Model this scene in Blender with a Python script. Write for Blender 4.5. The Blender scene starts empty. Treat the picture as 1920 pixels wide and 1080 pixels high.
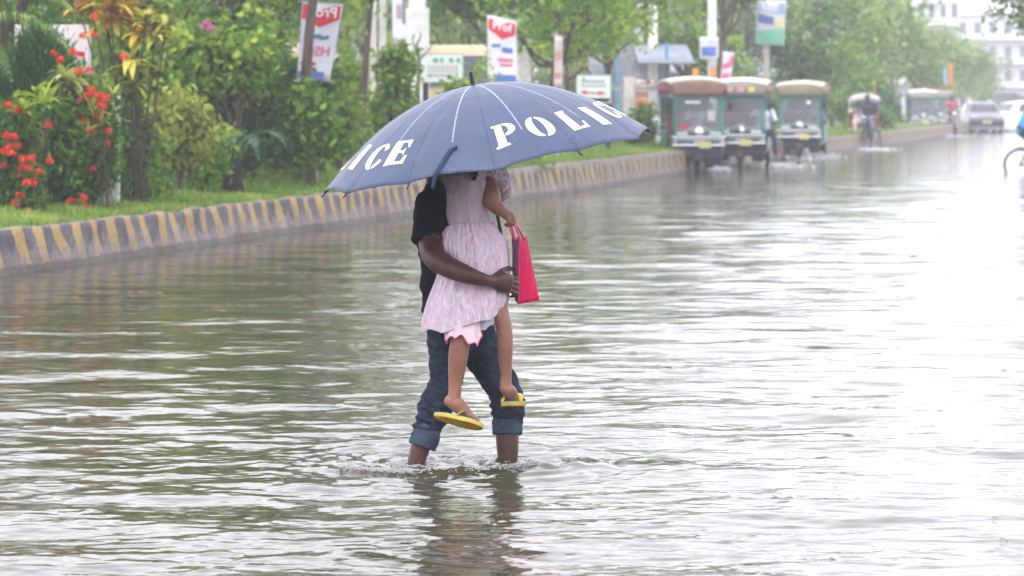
import bpy, bmesh, math, random
import numpy as np
from mathutils import Vector, Matrix, Euler

# ------------------------------------------------------------------ camera, sky, sun, exposure
sc = bpy.context.scene
FPX = 5400.0; HC = 1.53; HOR = 185.0
cam_d = bpy.data.cameras.new('camera'); cam = bpy.data.objects.new('camera', cam_d)
sc.collection.objects.link(cam); sc.camera = cam
cam.location = (0, 0, HC); cam.rotation_euler = (math.radians(90), 0, 0)
cam_d.sensor_width = 36; cam_d.lens = FPX / 1920 * 36
cam_d.shift_y = -(540 - HOR) / 1920
cam_d.clip_start = 0.5; cam_d.clip_end = 3000
cam_d.dof.use_dof = True; cam_d.dof.focus_distance = 11.75; cam_d.dof.aperture_fstop = 5.3
sc.render.resolution_x = 1024; sc.render.resolution_y = 576
SUN_EL, SUN_AZ = math.radians(58), math.radians(205)
w = bpy.data.worlds.new('World'); sc.world = w; w.use_nodes = True
nt = w.node_tree; nt.nodes.clear()
sky = nt.nodes.new('ShaderNodeTexSky'); sky.sky_type = 'NISHITA'; sky.sun_disc = False
sky.sun_elevation = SUN_EL; sky.sun_rotation = SUN_AZ; sky.air_density = 1; sky.dust_density = 4
mx = nt.nodes.new('ShaderNodeMix'); mx.data_type = 'RGBA'; mx.inputs[0].default_value = 0.86
tc = nt.nodes.new('ShaderNodeTexCoord'); ns = nt.nodes.new('ShaderNodeTexNoise')
ns.inputs['Scale'].default_value = 2.2; ns.inputs['Detail'].default_value = 5
rp = nt.nodes.new('ShaderNodeValToRGB')
rp.color_ramp.elements[0].position = 0.3; rp.color_ramp.elements[0].color = (10.6, 10.4, 11.6, 1)
rp.color_ramp.elements[1].position = 0.7; rp.color_ramp.elements[1].color = (14.6, 14.4, 15.6, 1)
bg = nt.nodes.new('ShaderNodeBackground'); bg.inputs[1].default_value = 0.12
wo = nt.nodes.new('ShaderNodeOutputWorld')
L = nt.links.new
L(tc.outputs['Generated'], ns.inputs['Vector']); L(ns.outputs[0], rp.inputs[0])
sp = nt.nodes.new('ShaderNodeSeparateXYZ'); L(tc.outputs['Generated'], sp.inputs[0])
def wm(op, a, b):
    n = nt.nodes.new('ShaderNodeMath'); n.operation = op
    for i, q in enumerate((a, b)):
        if hasattr(q, 'links'): L(q, n.inputs[i])
        else: n.inputs[i].default_value = q
    return n.outputs[0]
# thin bright overcast: the cloud layer glows most low over the far end of the street
low = wm('POWER', wm('MAXIMUM', wm('SUBTRACT', 1.0, wm('ABSOLUTE', sp.outputs[2], 0)), 0.0), 3.0)
fwd = wm('ADD', .55, wm('MULTIPLY', sp.outputs[1], .45))
gain = wm('ADD', .86, wm('MULTIPLY', wm('MULTIPLY', low, fwd), .34))
vm = nt.nodes.new('ShaderNodeVectorMath'); vm.operation = 'SCALE'; L(rp.outputs[0], vm.inputs[0]); L(gain, vm.inputs['Scale'])
L(sky.outputs[0], mx.inputs[6]); L(vm.outputs[0], mx.inputs[7]); L(mx.outputs[2], bg.inputs[0]); L(bg.outputs[0], wo.inputs[0])
sun_d = bpy.data.lights.new('sun', 'SUN'); sun_d.energy = 1.2; sun_d.angle = math.radians(12); sun_d.color = (1, .96, .9)
sun = bpy.data.objects.new('sun', sun_d); sc.collection.objects.link(sun)
sdir = Vector((math.sin(SUN_AZ) * math.cos(SUN_EL), math.cos(SUN_AZ) * math.cos(SUN_EL), math.sin(SUN_EL)))
sun.rotation_euler = sdir.to_track_quat('Z', 'Y').to_euler()
sc.view_settings.view_transform = 'Standard'; sc.view_settings.look = 'None'
sc.view_settings.gamma = 1; sc.view_settings.exposure = 1.0
sc.cycles.volume_step_rate = 4; sc.cycles.max_bounces = 8; sc.cycles.transparent_max_bounces = 12
sc.cycles.caustics_reflective = False; sc.cycles.caustics_refractive = False

# ------------------------------------------------------------------ helpers
C = sc.collection
R = random.Random(7); NR = np.random.default_rng(7)
PI = math.pi; V = Vector
def at(px, py, Y): return V(((px - 960) * Y / FPX, Y, HC - (py - HOR) * Y / FPX))
def gY(py, z=0): return FPX * (HC - z) / (py - HOR)
def gnd(px, py, z=0):
    Y = gY(py, z); return V(((px - 960) * Y / FPX, Y, z))
def xat(px, Y): return (px - 960) * Y / FPX

MATS = {}
def mat(name, col=(.5, .5, .5), rough=.6, metal=0, spec=.28, var=0, scale=20, bump=0, bscale=60, alpha=1, coat=0, col2=None, stretch=None, trans=0, ior=1.45, sheen=0):
    if name in MATS: return MATS[name]
    m = bpy.data.materials.new(name); m.use_nodes = True; t = m.node_tree; b = t.nodes['Principled BSDF']
    b.inputs['Base Color'].default_value = (*col, 1); b.inputs['Roughness'].default_value = rough
    b.inputs['Metallic'].default_value = metal; b.inputs['Specular IOR Level'].default_value = spec
    b.inputs['Alpha'].default_value = alpha; b.inputs['Coat Weight'].default_value = coat
    b.inputs['Transmission Weight'].default_value = trans; b.inputs['IOR'].default_value = ior
    b.inputs['Sheen Weight'].default_value = sheen
    if var or col2 or bump:
        tc = t.nodes.new('ShaderNodeTexCoord'); mp = t.nodes.new('ShaderNodeMapping')
        t.links.new(tc.outputs['Object'], mp.inputs[0])
        if stretch: mp.inputs['Scale'].default_value = stretch
        if var or col2:
            n = t.nodes.new('ShaderNodeTexNoise'); n.inputs['Scale'].default_value = scale; n.inputs['Detail'].default_value = 6
            n.inputs['Roughness'].default_value = .65
            r = t.nodes.new('ShaderNodeValToRGB'); t.links.new(mp.outputs[0], n.inputs['Vector']); t.links.new(n.outputs[0], r.inputs[0])
            c2 = col2 or tuple(min(1, c * (1 + var)) for c in col); c1 = tuple(c * (1 - var) for c in col)
            r.color_ramp.elements[0].position = .35; r.color_ramp.elements[1].position = .65
            r.color_ramp.elements[0].color = (*c1, 1); r.color_ramp.elements[1].color = (*c2, 1)
            t.links.new(r.outputs[0], b.inputs['Base Color'])
        if bump:
            n2 = t.nodes.new('ShaderNodeTexNoise'); n2.inputs['Scale'].default_value = bscale; n2.inputs['Detail'].default_value = 4
            bp = t.nodes.new('ShaderNodeBump'); bp.inputs['Strength'].default_value = bump; bp.inputs['Distance'].default_value = .01
            t.links.new(mp.outputs[0], n2.inputs['Vector']); t.links.new(n2.outputs[0], bp.inputs['Height']); t.links.new(bp.outputs[0], b.inputs['Normal'])
    MATS[name] = m; return m

def leafmat(name, cols, rough=.6, transl=.5):
    """cols: list of leaf colours met on the plant, picked leaf by leaf"""
    if name in MATS: return MATS[name]
    m = bpy.data.materials.new(name); m.use_nodes = True; t = m.node_tree; b = t.nodes['Principled BSDF']
    a = t.nodes.new('ShaderNodeAttribute'); a.attribute_name = 'tone'
    r = t.nodes.new('ShaderNodeValToRGB'); t.links.new(a.outputs['Fac'], r.inputs[0])
    e = r.color_ramp.elements
    while len(e) < len(cols): e.new(.5)
    for i, c in enumerate(cols): e[i].position = i / (len(cols) - 1); e[i].color = (*c, 1)
    t.links.new(r.outputs[0], b.inputs['Base Color']); b.inputs['Roughness'].default_value = max(rough, .55); b.inputs['Specular IOR Level'].default_value = .28
    tr = t.nodes.new('ShaderNodeBsdfTranslucent'); t.links.new(r.outputs[0], tr.inputs[0])
    ms = t.nodes.new('ShaderNodeMixShader'); ms.inputs[0].default_value = transl
    o = t.nodes['Material Output']
    t.links.new(b.outputs[0], ms.inputs[1]); t.links.new(tr.outputs[0], ms.inputs[2]); t.links.new(ms.outputs[0], o.inputs[0])
    MATS[name] = m; return m

class MB:
    def __init__(s): s.v = []; s.f = []
    def add(s, vs, fs):
        o = len(s.v); s.v += [V(v) for v in vs]; s.f += [tuple(i + o for i in f) for f in fs]; return s
    def box(s, c, d, rot=None, taper=1.0):
        x, y, z = d[0] / 2, d[1] / 2, d[2] / 2; t = taper
        vs = [V(p) for p in ((-x, -y, -z), (x, -y, -z), (x, y, -z), (-x, y, -z), (-x * t, -y * t, z), (x * t, -y * t, z), (x * t, y * t, z), (-x * t, y * t, z))]
        M = Euler(rot).to_matrix() if rot else Matrix.Identity(3)
        return s.add([M @ p + V(c) for p in vs], [(0, 3, 2, 1), (4, 5, 6, 7), (0, 1, 5, 4), (1, 2, 6, 5), (2, 3, 7, 6), (3, 0, 4, 7)])
    def bbox(s, c, d, b=.01, rot=None):   # box with bevelled vertical + horizontal edges (rounded slab)
        x, y, z = d[0] / 2, d[1] / 2, d[2] / 2; M = Euler(rot).to_matrix() if rot else Matrix.Identity(3)
        rings = []
        for zz, ins in ((-z, b), (-z + b, 0), (z - b, 0), (z, b)):
            X, Y = x - ins, y - ins
            rings.append([M @ V(p) + V(c) for p in ((-X + b, -Y, zz), (X - b, -Y, zz), (X, -Y + b, zz), (X, Y - b, zz), (X - b, Y, zz), (-X + b, Y, zz), (-X, Y - b, zz), (-X, -Y + b, zz))])
        return s.rings(rings)
    def rings(s, rings, cap=True, closed=True):
        n = len(rings[0]); o = len(s.v)
        for r in rings: s.v += [V(p) for p in r]
        for i in range(len(rings) - 1):
            for j in range(n if closed else n - 1):
                a = o + i * n + j; b = o + i * n + (j + 1) % n
                s.f.append((a, b, b + n, a + n))
        if cap:
            s.f.append(tuple(o + j for j in reversed(range(n)))); e = o + (len(rings) - 1) * n
            s.f.append(tuple(e + j for j in range(n)))
        return s
    def tube(s, pts, rad, n=8, cap=True, sub=0):
        pts = [V(p) for p in pts]; rad = [rad] * len(pts) if not hasattr(rad, '__len__') else list(rad)
        if sub: pts, rad = crsub(pts, [[r] for r in rad], sub); rad = [r[0] for r in rad]
        rings = []; up = None
        for i, p in enumerate(pts):
            t = (pts[min(i + 1, len(pts) - 1)] - pts[max(i - 1, 0)]).normalized()
            if up is None: up = V((0, 0, 1)) if abs(t.z) < .9 else V((1, 0, 0))
            a = t.cross(up).normalized(); b = a.cross(t).normalized(); up = b
            rings.append([p + (a * math.cos(k * 2 * PI / n) + b * math.sin(k * 2 * PI / n)) * rad[i] for k in range(n)])
        return s.rings(rings, cap)
    def limb(s, pts, ax=(0, 1, 0), n=20, sub=4, flat=False):
        """pts: (point, r_side, r_axis): tapering limb with elliptical section; ax = direction of r_axis"""
        P, Q = crsub([V(p[0]) for p in pts], [[p[1], p[2]] for p in pts], sub)
        rings = []
        for i, p in enumerate(P):
            t = (P[min(i + 1, len(P) - 1)] - P[max(i - 1, 0)]).normalized()
            a = t.cross(V(ax)).normalized(); b = a.cross(t).normalized()
            rings.append([p + a * math.cos(k * 2 * PI / n) * Q[i][0] + b * math.sin(k * 2 * PI / n) * Q[i][1] for k in range(n)])
        # rounded ends
        def dome(r, p, t, q):
            return [[c * 1 for c in [p + t * q * .55 + (v - p) * .8 for v in r]], [p + t * q * .9 + (v - p) * .4 for v in r]]
        t0 = (P[0] - P[1]).normalized(); t1 = (P[-1] - P[-2]).normalized()
        d0 = dome(rings[0], P[0], t0, min(Q[0])); d1 = dome(rings[-1], P[-1], t1, min(Q[-1]))
        return s.rings([d0[1], d0[0]] + rings + ([] if flat else [d1[0], d1[1]]))
    def ball(s, c, r, n=16, m=10, M=None):
        r = (r, r, r) if not hasattr(r, '__len__') else r; c = V(c); rings = []
        for i in range(1, m):
            a = PI * i / m
            ring = [V((r[0] * math.sin(a) * math.cos(2 * PI * k / n), r[1] * math.sin(a) * math.sin(2 * PI * k / n), -r[2] * math.cos(a))) for k in range(n)]
            rings.append([c + (M @ p if M else p) for p in ring])
        return s.rings(rings)
    def torus(s, c, r, t, ax='x', n=28, m=8):
        c = V(c); rings = []
        for i in range(n + 1):
            a = 2 * PI * i / n; ring = []
            for j in range(m):
                b = 2 * PI * j / m; q = r + t * math.cos(b); h = t * math.sin(b)
                p = (h, q * math.cos(a), q * math.sin(a)) if ax == 'x' else (q * math.cos(a), h, q * math.sin(a)) if ax == 'y' else (q * math.cos(a), q * math.sin(a), h)
                ring.append(c + V(p))
            rings.append(ring)
        return s.rings(rings, cap=False)
    def lathe(s, prof, c=(0, 0, 0), ax='z', n=24, cap=True):
        rings = []
        for r, h in prof:
            ring = []
            for k in range(n):
                a = 2 * PI * k / n; x, y = r * math.cos(a), r * math.sin(a)
                ring.append(V(c) + V({'z': (x, y, h), 'x': (h, x, y), 'y': (x, h, y)}[ax]))
            rings.append(ring)
        return s.rings(rings, cap)
    def prism(s, poly, d, axis='y'):
        """poly: list of 3D points; d: extrusion vector"""
        n = len(poly); d = V(d); a = [V(p) for p in poly]
        o = len(s.v); s.v += a + [p + d for p in a]
        s.f.append(tuple(o + i for i in range(n))); s.f.append(tuple(o + n + i for i in reversed(range(n))))
        for i in range(n): s.f.append((o + i, o + n + i, o + n + (i + 1) % n, o + (i + 1) % n))
        return s

def crsub(P, Q, k):
    oP, oQ = [], []
    n = len(P)
    for i in range(n - 1):
        p0, p1, p2, p3 = P[max(i - 1, 0)], P[i], P[i + 1], P[min(i + 2, n - 1)]
        q0, q1, q2, q3 = Q[max(i - 1, 0)], Q[i], Q[i + 1], Q[min(i + 2, n - 1)]
        for j in range(k):
            t = j / k; f = lambda a, b, c, d: .5 * (2 * b + (c - a) * t + (2 * a - 5 * b + 4 * c - d) * t * t + (3 * b - a - 3 * c + d) * t ** 3)
            oP.append(f(p0, p1, p2, p3)); oQ.append([max(f(a, b, c, d), 1e-4) for a, b, c, d in zip(q0, q1, q2, q3)])
    oP.append(P[-1]); oQ.append(Q[-1]); return oP, oQ

def rootloc(p):
    while p.parent: p = p.parent
    return p.location
def obj(name, mb, m, parent=None, smooth=True, world=False, uv=None, fixn=True):
    me = bpy.data.meshes.new(name)
    off = rootloc(parent) if (world and parent) else V((0, 0, 0))
    me.from_pydata([tuple(v - off) for v in mb.v], [], mb.f); me.update()
    if fixn:
        b = bmesh.new(); b.from_mesh(me); bmesh.ops.recalc_face_normals(b, faces=b.faces); b.to_mesh(me); b.free()
    if uv is not None:
        ul = me.uv_layers.new(name='UVMap')
        for lp in me.loops: ul.data[lp.index].uv = uv[lp.vertex_index]
    if m: me.materials.append(m)
    me.shade_smooth() if smooth else me.shade_flat()
    if smooth and smooth != 'all':
        try: me.set_sharp_from_angle(angle=math.radians(42))
        except Exception: pass
    o = bpy.data.objects.new(name, me); C.objects.link(o)
    if parent: o.parent = parent
    return o
def npobj(name, v, f4, m, parent=None, tone=None, smooth=False):
    """numpy mesh: v (N,3), f4 (M,k)"""
    me = bpy.data.meshes.new(name); k = f4.shape[1]
    me.vertices.add(len(v)); me.vertices.foreach_set('co', np.ascontiguousarray(v, dtype=np.float32).ravel())
    me.loops.add(f4.size); me.loops.foreach_set('vertex_index', np.ascontiguousarray(f4, dtype=np.int32).ravel())
    me.polygons.add(len(f4)); me.polygons.foreach_set('loop_start', np.arange(0, f4.size, k, dtype=np.int32))
    me.update(calc_edges=True)
    if tone is not None:
        a = me.attributes.new('tone', 'FLOAT', 'POINT'); a.data.foreach_set('value', np.ascontiguousarray(tone, dtype=np.float32))
    me.materials.append(m)
    if smooth: me.shade_smooth()
    o = bpy.data.objects.new(name, me); C.objects.link(o)
    if parent: o.parent = parent
    return o
def fuse(name, mb, m, parent, voxel=.006, smooth=6, world=True, wrinkle=None):
    """join overlapping shapes into one continuous skin"""
    tmp = obj('tmp', mb, None, None, fixn=True)
    r = tmp.modifiers.new('r', 'REMESH'); r.mode = 'VOXEL'; r.voxel_size = voxel
    if smooth:
        q = tmp.modifiers.new('s', 'SMOOTH'); q.iterations = smooth; q.factor = .5
    dg = bpy.context.evaluated_depsgraph_get(); ev = tmp.evaluated_get(dg)
    me = bpy.data.meshes.new_from_object(ev, depsgraph=dg)
    tm = tmp.data; bpy.data.objects.remove(tmp); bpy.data.meshes.remove(tm)
    me.name = name
    n = len(me.vertices); co = np.empty(n * 3, np.float32); me.vertices.foreach_get('co', co); co = co.reshape(-1, 3)
    if wrinkle is not None:
        no = np.empty(n * 3, np.float32); me.vertices.foreach_get('normal', no); no = no.reshape(-1, 3)
        co = co + no * wrinkle(co)[:, None]
    if world and parent: co = co - np.array(rootloc(parent), np.float32)
    me.vertices.foreach_set('co', np.ascontiguousarray(co, np.float32).ravel())
    me.materials.clear()
    me.materials.append(m); me.shade_smooth(); me.update()
    o = bpy.data.objects.new(name, me); C.objects.link(o); o.parent = parent
    return o
def thing(name, label, cat, loc=(0, 0, 0), rz=0, group=None):
    o = bpy.data.objects.new(name, None); C.objects.link(o); o.empty_display_size = .2
    o.location = loc; o.rotation_euler = (0, 0, rz); o['label'] = label; o['category'] = cat
    if group: o['group'] = group
    return o
def tag(o, label=None, cat=None, group=None, kind=None):
    if label: o['label'] = label
    if cat: o['category'] = cat
    if group: o['group'] = group
    if kind: o['kind'] = kind
    return o
def dup(root, loc=None, rz=None, label=None, parent=None):
    r = root.copy(); C.objects.link(r)
    if parent: r.parent = parent
    if loc is not None: r.location = loc
    if rz is not None: r.rotation_euler = (0, 0, rz)
    if label: r['label'] = label
    for ch in list(root.children): dup(ch, parent=r)
    return r
def textmb(s, size, origin, ux, uz, depth=.004, bold=0, align='CENTER'):
    """flat lettering as a mesh; ux right direction, uz up direction"""
    cu = bpy.data.curves.new('t', 'FONT'); cu.body = s; cu.size = size; cu.align_x = align; cu.align_y = 'CENTER'; cu.extrude = 0; cu.offset = bold
    cu.resolution_u = 3
    o = bpy.data.objects.new('t', cu); C.objects.link(o)
    dg = bpy.context.evaluated_depsgraph_get(); me = bpy.data.meshes.new_from_object(o.evaluated_get(dg), depsgraph=dg)
    mb = MB(); ux = V(ux).normalized(); uz = V(uz).normalized(); og = V(origin)
    mb.add([og + ux * v.co.x + uz * v.co.y for v in me.vertices], [tuple(p.vertices) for p in me.polygons])
    bpy.data.objects.remove(o); bpy.data.curves.remove(cu); bpy.data.meshes.remove(me)
    return mb
def sumsin(seed, lam, n, amp=1.0):
    """smooth pseudo-noise of position used for wrinkles and waves"""
    g = np.random.default_rng(seed); d = g.normal(size=(n, 3)); d /= np.linalg.norm(d, axis=1)[:, None]
    k = d * (2 * PI / (lam * g.uniform(.6, 1.6, n)))[:, None]; ph = g.uniform(0, 2 * PI, n)
    return lambda co: (np.sin(co @ k.T + ph).sum(1) / math.sqrt(n) * amp)
# ------------------------------------------------------------------ foliage builders
def leafquads(P, L, W, rng, up=.4, dirs=None, fold=.15):
    n = len(P); d = rng.normal(size=(n, 3)) if dirs is None else dirs + rng.normal(size=(n, 3)) * .35
    d /= np.linalg.norm(d, axis=1)[:, None]
    nn = rng.normal(size=(n, 3)); nn[:, 2] += up * 3; nn -= d * (nn * d).sum(1)[:, None]; nn /= np.linalg.norm(nn, axis=1)[:, None] + 1e-9
    wv = np.cross(d, nn); s = rng.uniform(.65, 1.3, n)[:, None]
    a = P - d * L * s * .5; b = P + wv * W * s * .5 + nn * W * fold; c = P + d * L * s * .5; e = P - wv * W * s * .5 + nn * W * fold
    v = np.stack([a, b, c, e], 1).reshape(-1, 3); f = np.arange(n * 4).reshape(-1, 4)
    return v, f
def crownpts(blobs, K, m, sig, rng, surf=.55):
    c = np.array([b[0] for b in blobs], float); r = np.array([b[1] for b in blobs], float)
    wgt = r.prod(1) ** .75; wgt /= wgt.sum(); idx = rng.choice(len(blobs), K, p=wgt)
    d = rng.normal(size=(K, 3)); d /= np.linalg.norm(d, axis=1)[:, None]
    rad = surf + (1 - surf) * rng.uniform(0, 1, K) ** .7; rad = rad * rng.uniform(.85, 1.1, K)
    cc = c[idx] + d * r[idx] * rad[:, None]
    P = np.repeat(cc, m, 0) + rng.normal(size=(K * m, 3)) * (np.array(sig) * np.repeat(rng.uniform(.6, 1.3, K), m)[:, None])
    tone = np.clip(np.repeat(rng.uniform(0, 1, K), m) * .8 + rng.uniform(-.1, .35, K * m), 0, 1)
    return P, tone, cc
def foliage(name, blobs, K, m, sig, L, W, mt, parent, seed, surf=.55, up=.4, zmin=None):
    rng = np.random.default_rng(seed); P, t, cc = crownpts(blobs, K, m, sig, rng, surf)
    if zmin is not None: k = P[:, 2] > zmin; P = P[k]; t = t[k]
    v, f = leafquads(P, L, W, rng, up); return npobj(name, v, f, mt, parent, np.repeat(t, 4)), cc
BARK = mat('bark', (.09, .07, .055), .9, var=.4, scale=14, bump=.6, bscale=30, stretch=(1, 1, .25))
BARKP = mat('bark_pale', (.2, .17, .14), .9, var=.35, scale=10, bump=.5, bscale=30, stretch=(1, 1, .25))
GREENS = {
 'dark': leafmat('leaf_dark', [(.018, .05, .012), (.04, .11, .02), (.09, .2, .035)]),
 'mid': leafmat('leaf_mid', [(.022, .075, .012), (.085, .2, .02), (.24, .39, .045)]),
 'lime': leafmat('leaf_lime', [(.05, .14, .015), (.18, .34, .035), (.42, .55, .08)]),
 'yellow': leafmat('leaf_yellow', [(.1, .16, .02), (.3, .35, .05), (.58, .58, .14)]),
 'pale': leafmat('leaf_pale', [(.1, .2, .06), (.26, .38, .11), (.46, .56, .22)]),
}
def tree(name, label, px, Y, z0, h, rc, kind, K=220, m=26, L=.11, W=.05, seed=1, group=None, trunk=.07, lean=(0, 0), crown_h=.6, bark=None, sig=.16, multi=1, gap=.45, base=None, cat='tree'):
    """tapered trunk + limbs reaching into an uneven crown made of leaf clumps"""
    x = xat(px, Y); t = thing(name, label, cat, (x, Y, z0), 0, group); rng = np.random.default_rng(seed); rr = random.Random(seed)
    cz = h * (1 - crown_h / 2); top = V((lean[0], lean[1], cz))
    blobs = []
    nb = 9
    for i in range(nb):
        a = 2 * PI * i / nb + rr.uniform(-.4, .4); q = rr.uniform(.35, .75)
        zz = h * (1 - crown_h) + h * crown_h * rr.uniform(.18, .85)
        blobs.append(((top.x + rc * q * math.cos(a), top.y + rc * q * math.sin(a), zz), (rc * rr.uniform(.35, .55), rc * rr.uniform(.35, .55), h * crown_h * rr.uniform(.14, .24))))
    blobs.append(((top.x, top.y, h * .93), (rc * .45, rc * .45, h * crown_h * .14)))
    tm = MB()
    for k in range(multi):
        bx, by = (rr.uniform(-.12, .12), rr.uniform(-.1, .1)) if multi > 1 else (0, 0)
        mid = V((bx + lean[0] * .35 + rr.uniform(-.05, .05), by + lean[1] * .35, h * (1 - crown_h) * .8))
        tm.tube([(bx, by, -.15), (bx, by, .08), mid, V((top.x + bx, top.y + by, h * (1 - crown_h * .45)))], [trunk * 1.5, trunk * 1.15, trunk * .85, trunk * .35], 9, sub=4)
        for b in blobs[k::multi]:
            c = V(b[0]); st = mid.lerp(V((top.x, top.y, h * .7)), rr.uniform(0, .6))
            md = st.lerp(c, .5) + V((0, 0, -.06 * h * rr.uniform(0, 1)))
            tm.tube([st, md, c], [trunk * .5, trunk * .32, trunk * .12], 6, sub=3)
            for q in range(3):
                e = c + V((rr.uniform(-1, 1) * b[1][0], rr.uniform(-1, 1) * b[1][1], rr.uniform(-.2, 1) * b[1][2]))
                tm.tube([md.lerp(c, .6), e], [trunk * .15, trunk * .05], 5)
    obj('trunk', tm, bark or BARK, t)
    foliage('crown', blobs, K, m, sig, L, W, GREENS[kind] if isinstance(kind, str) else kind, t, seed + 50, surf=gap)
    return t
def bush(name, label, px, Y, z0, wd, h, kind, K=160, m=26, L=.09, W=.045, seed=1, group=None, sig=.09, stems=5, dy=None, cat='shrub', skirt=.05, surf=.5):
    x = xat(px, Y); t = thing(name, label, cat, (x, Y, z0), 0, group); rr = random.Random(seed)
    blobs = []
    dy = dy or wd * .45
    for i in range(10):
        a = rr.uniform(0, 2 * PI); q = rr.uniform(.1, .62); zz = h * (skirt + (.93 - skirt) * rr.uniform(.12, .85))
        s = 1 - .35 * (zz / h)
        blobs.append(((wd * .5 * q * math.cos(a) * s, dy * q * math.sin(a) * s, zz), (wd * .5 * rr.uniform(.3, .5), dy * rr.uniform(.3, .5), h * rr.uniform(.12, .2))))
    sm = MB()
    for i in range(stems):
        a = rr.uniform(0, 2 * PI); b = blobs[i % 10][0]; o = V((.06 * math.cos(a) * wd, .06 * math.sin(a) * wd, -.05))
        sm.tube([o, o.lerp(V(b), .5) + V((0, 0, h * .08)), V(b)], [.022, .016, .007], 6, sub=3)
    obj('stem', sm, BARK, t)
    foliage('foliage', blobs, K, m, sig, L, W, GREENS[kind] if isinstance(kind, str) else kind, t, seed + 9, surf=surf, zmin=.02)
    return t
def frond(mb, p0, p1, p2, n=34, ll=.3, w=.022, droop=.5, rng=None):
    """one feather-leaf: arching rachis with leaflets on both sides"""
    rng = rng or random.Random(3); p0, p1, p2 = V(p0), V(p1), V(p2); pts = []
    for i in range(n + 1):
        t = i / n; pts.append(p0 * (1 - t) ** 2 + p1 * 2 * t * (1 - t) + p2 * t * t)
    mb.tube(pts, [.013 * (1 - .8 * i / n) for i in range(n + 1)], 5)
    for i in range(3, n + 1):
        t = i / n; T = (pts[i] - pts[i - 1]).normalized(); side = T.cross(V((0, 0, 1))).normalized()
        l = ll * math.sin(PI * min(1, .12 + t * .83)) * rng.uniform(.85, 1.1)
        for s in (-1, 1):
            d = (side * s + T * .55 + V((0, 0, .25))).normalized(); q = pts[i]; wv = T * w * .5
            m1 = q + d * l * .5; m2 = q + d * l * .9 + V((0, 0, -droop * l))
            mb.add([q - wv, q + wv, m1 + wv, m1 - wv, m2], [(0, 1, 2, 3), (3, 2, 4)])
def strapleaf(mb, p, d, L, W, droop, rng, seg=5, up=V((0, 0, 1))):
    """long blade leaf: rises along d and bends down"""
    d = V(d).normalized(); s = d.cross(up).normalized(); q = V(p); vs = []
    for i in range(seg + 1):
        t = i / seg; wd = W * .5 * math.sin(PI * (.08 + .92 * t) ** .8) if i < seg else 0.001
        vs += [q - s * wd + up * wd * .4, q, q + s * wd + up * wd * .4]
        d = (d + V((0, 0, -droop / seg))).normalized(); q = q + d * L / seg
    o = [(3 * i + a, 3 * i + a + 1, 3 * i + a + 4, 3 * i + a + 3) for i in range(seg) for a in (0, 1)]
    mb.add(vs, o)
def tonize(o, rng_seed, per):
    n = len(o.data.vertices); g = np.random.default_rng(rng_seed); t = np.repeat(g.uniform(0, 1, n // per + 1), per)[:n]
    a = o.data.attributes.new('tone', 'FLOAT', 'POINT'); a.data.foreach_set('value', t.astype(np.float32))

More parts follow.
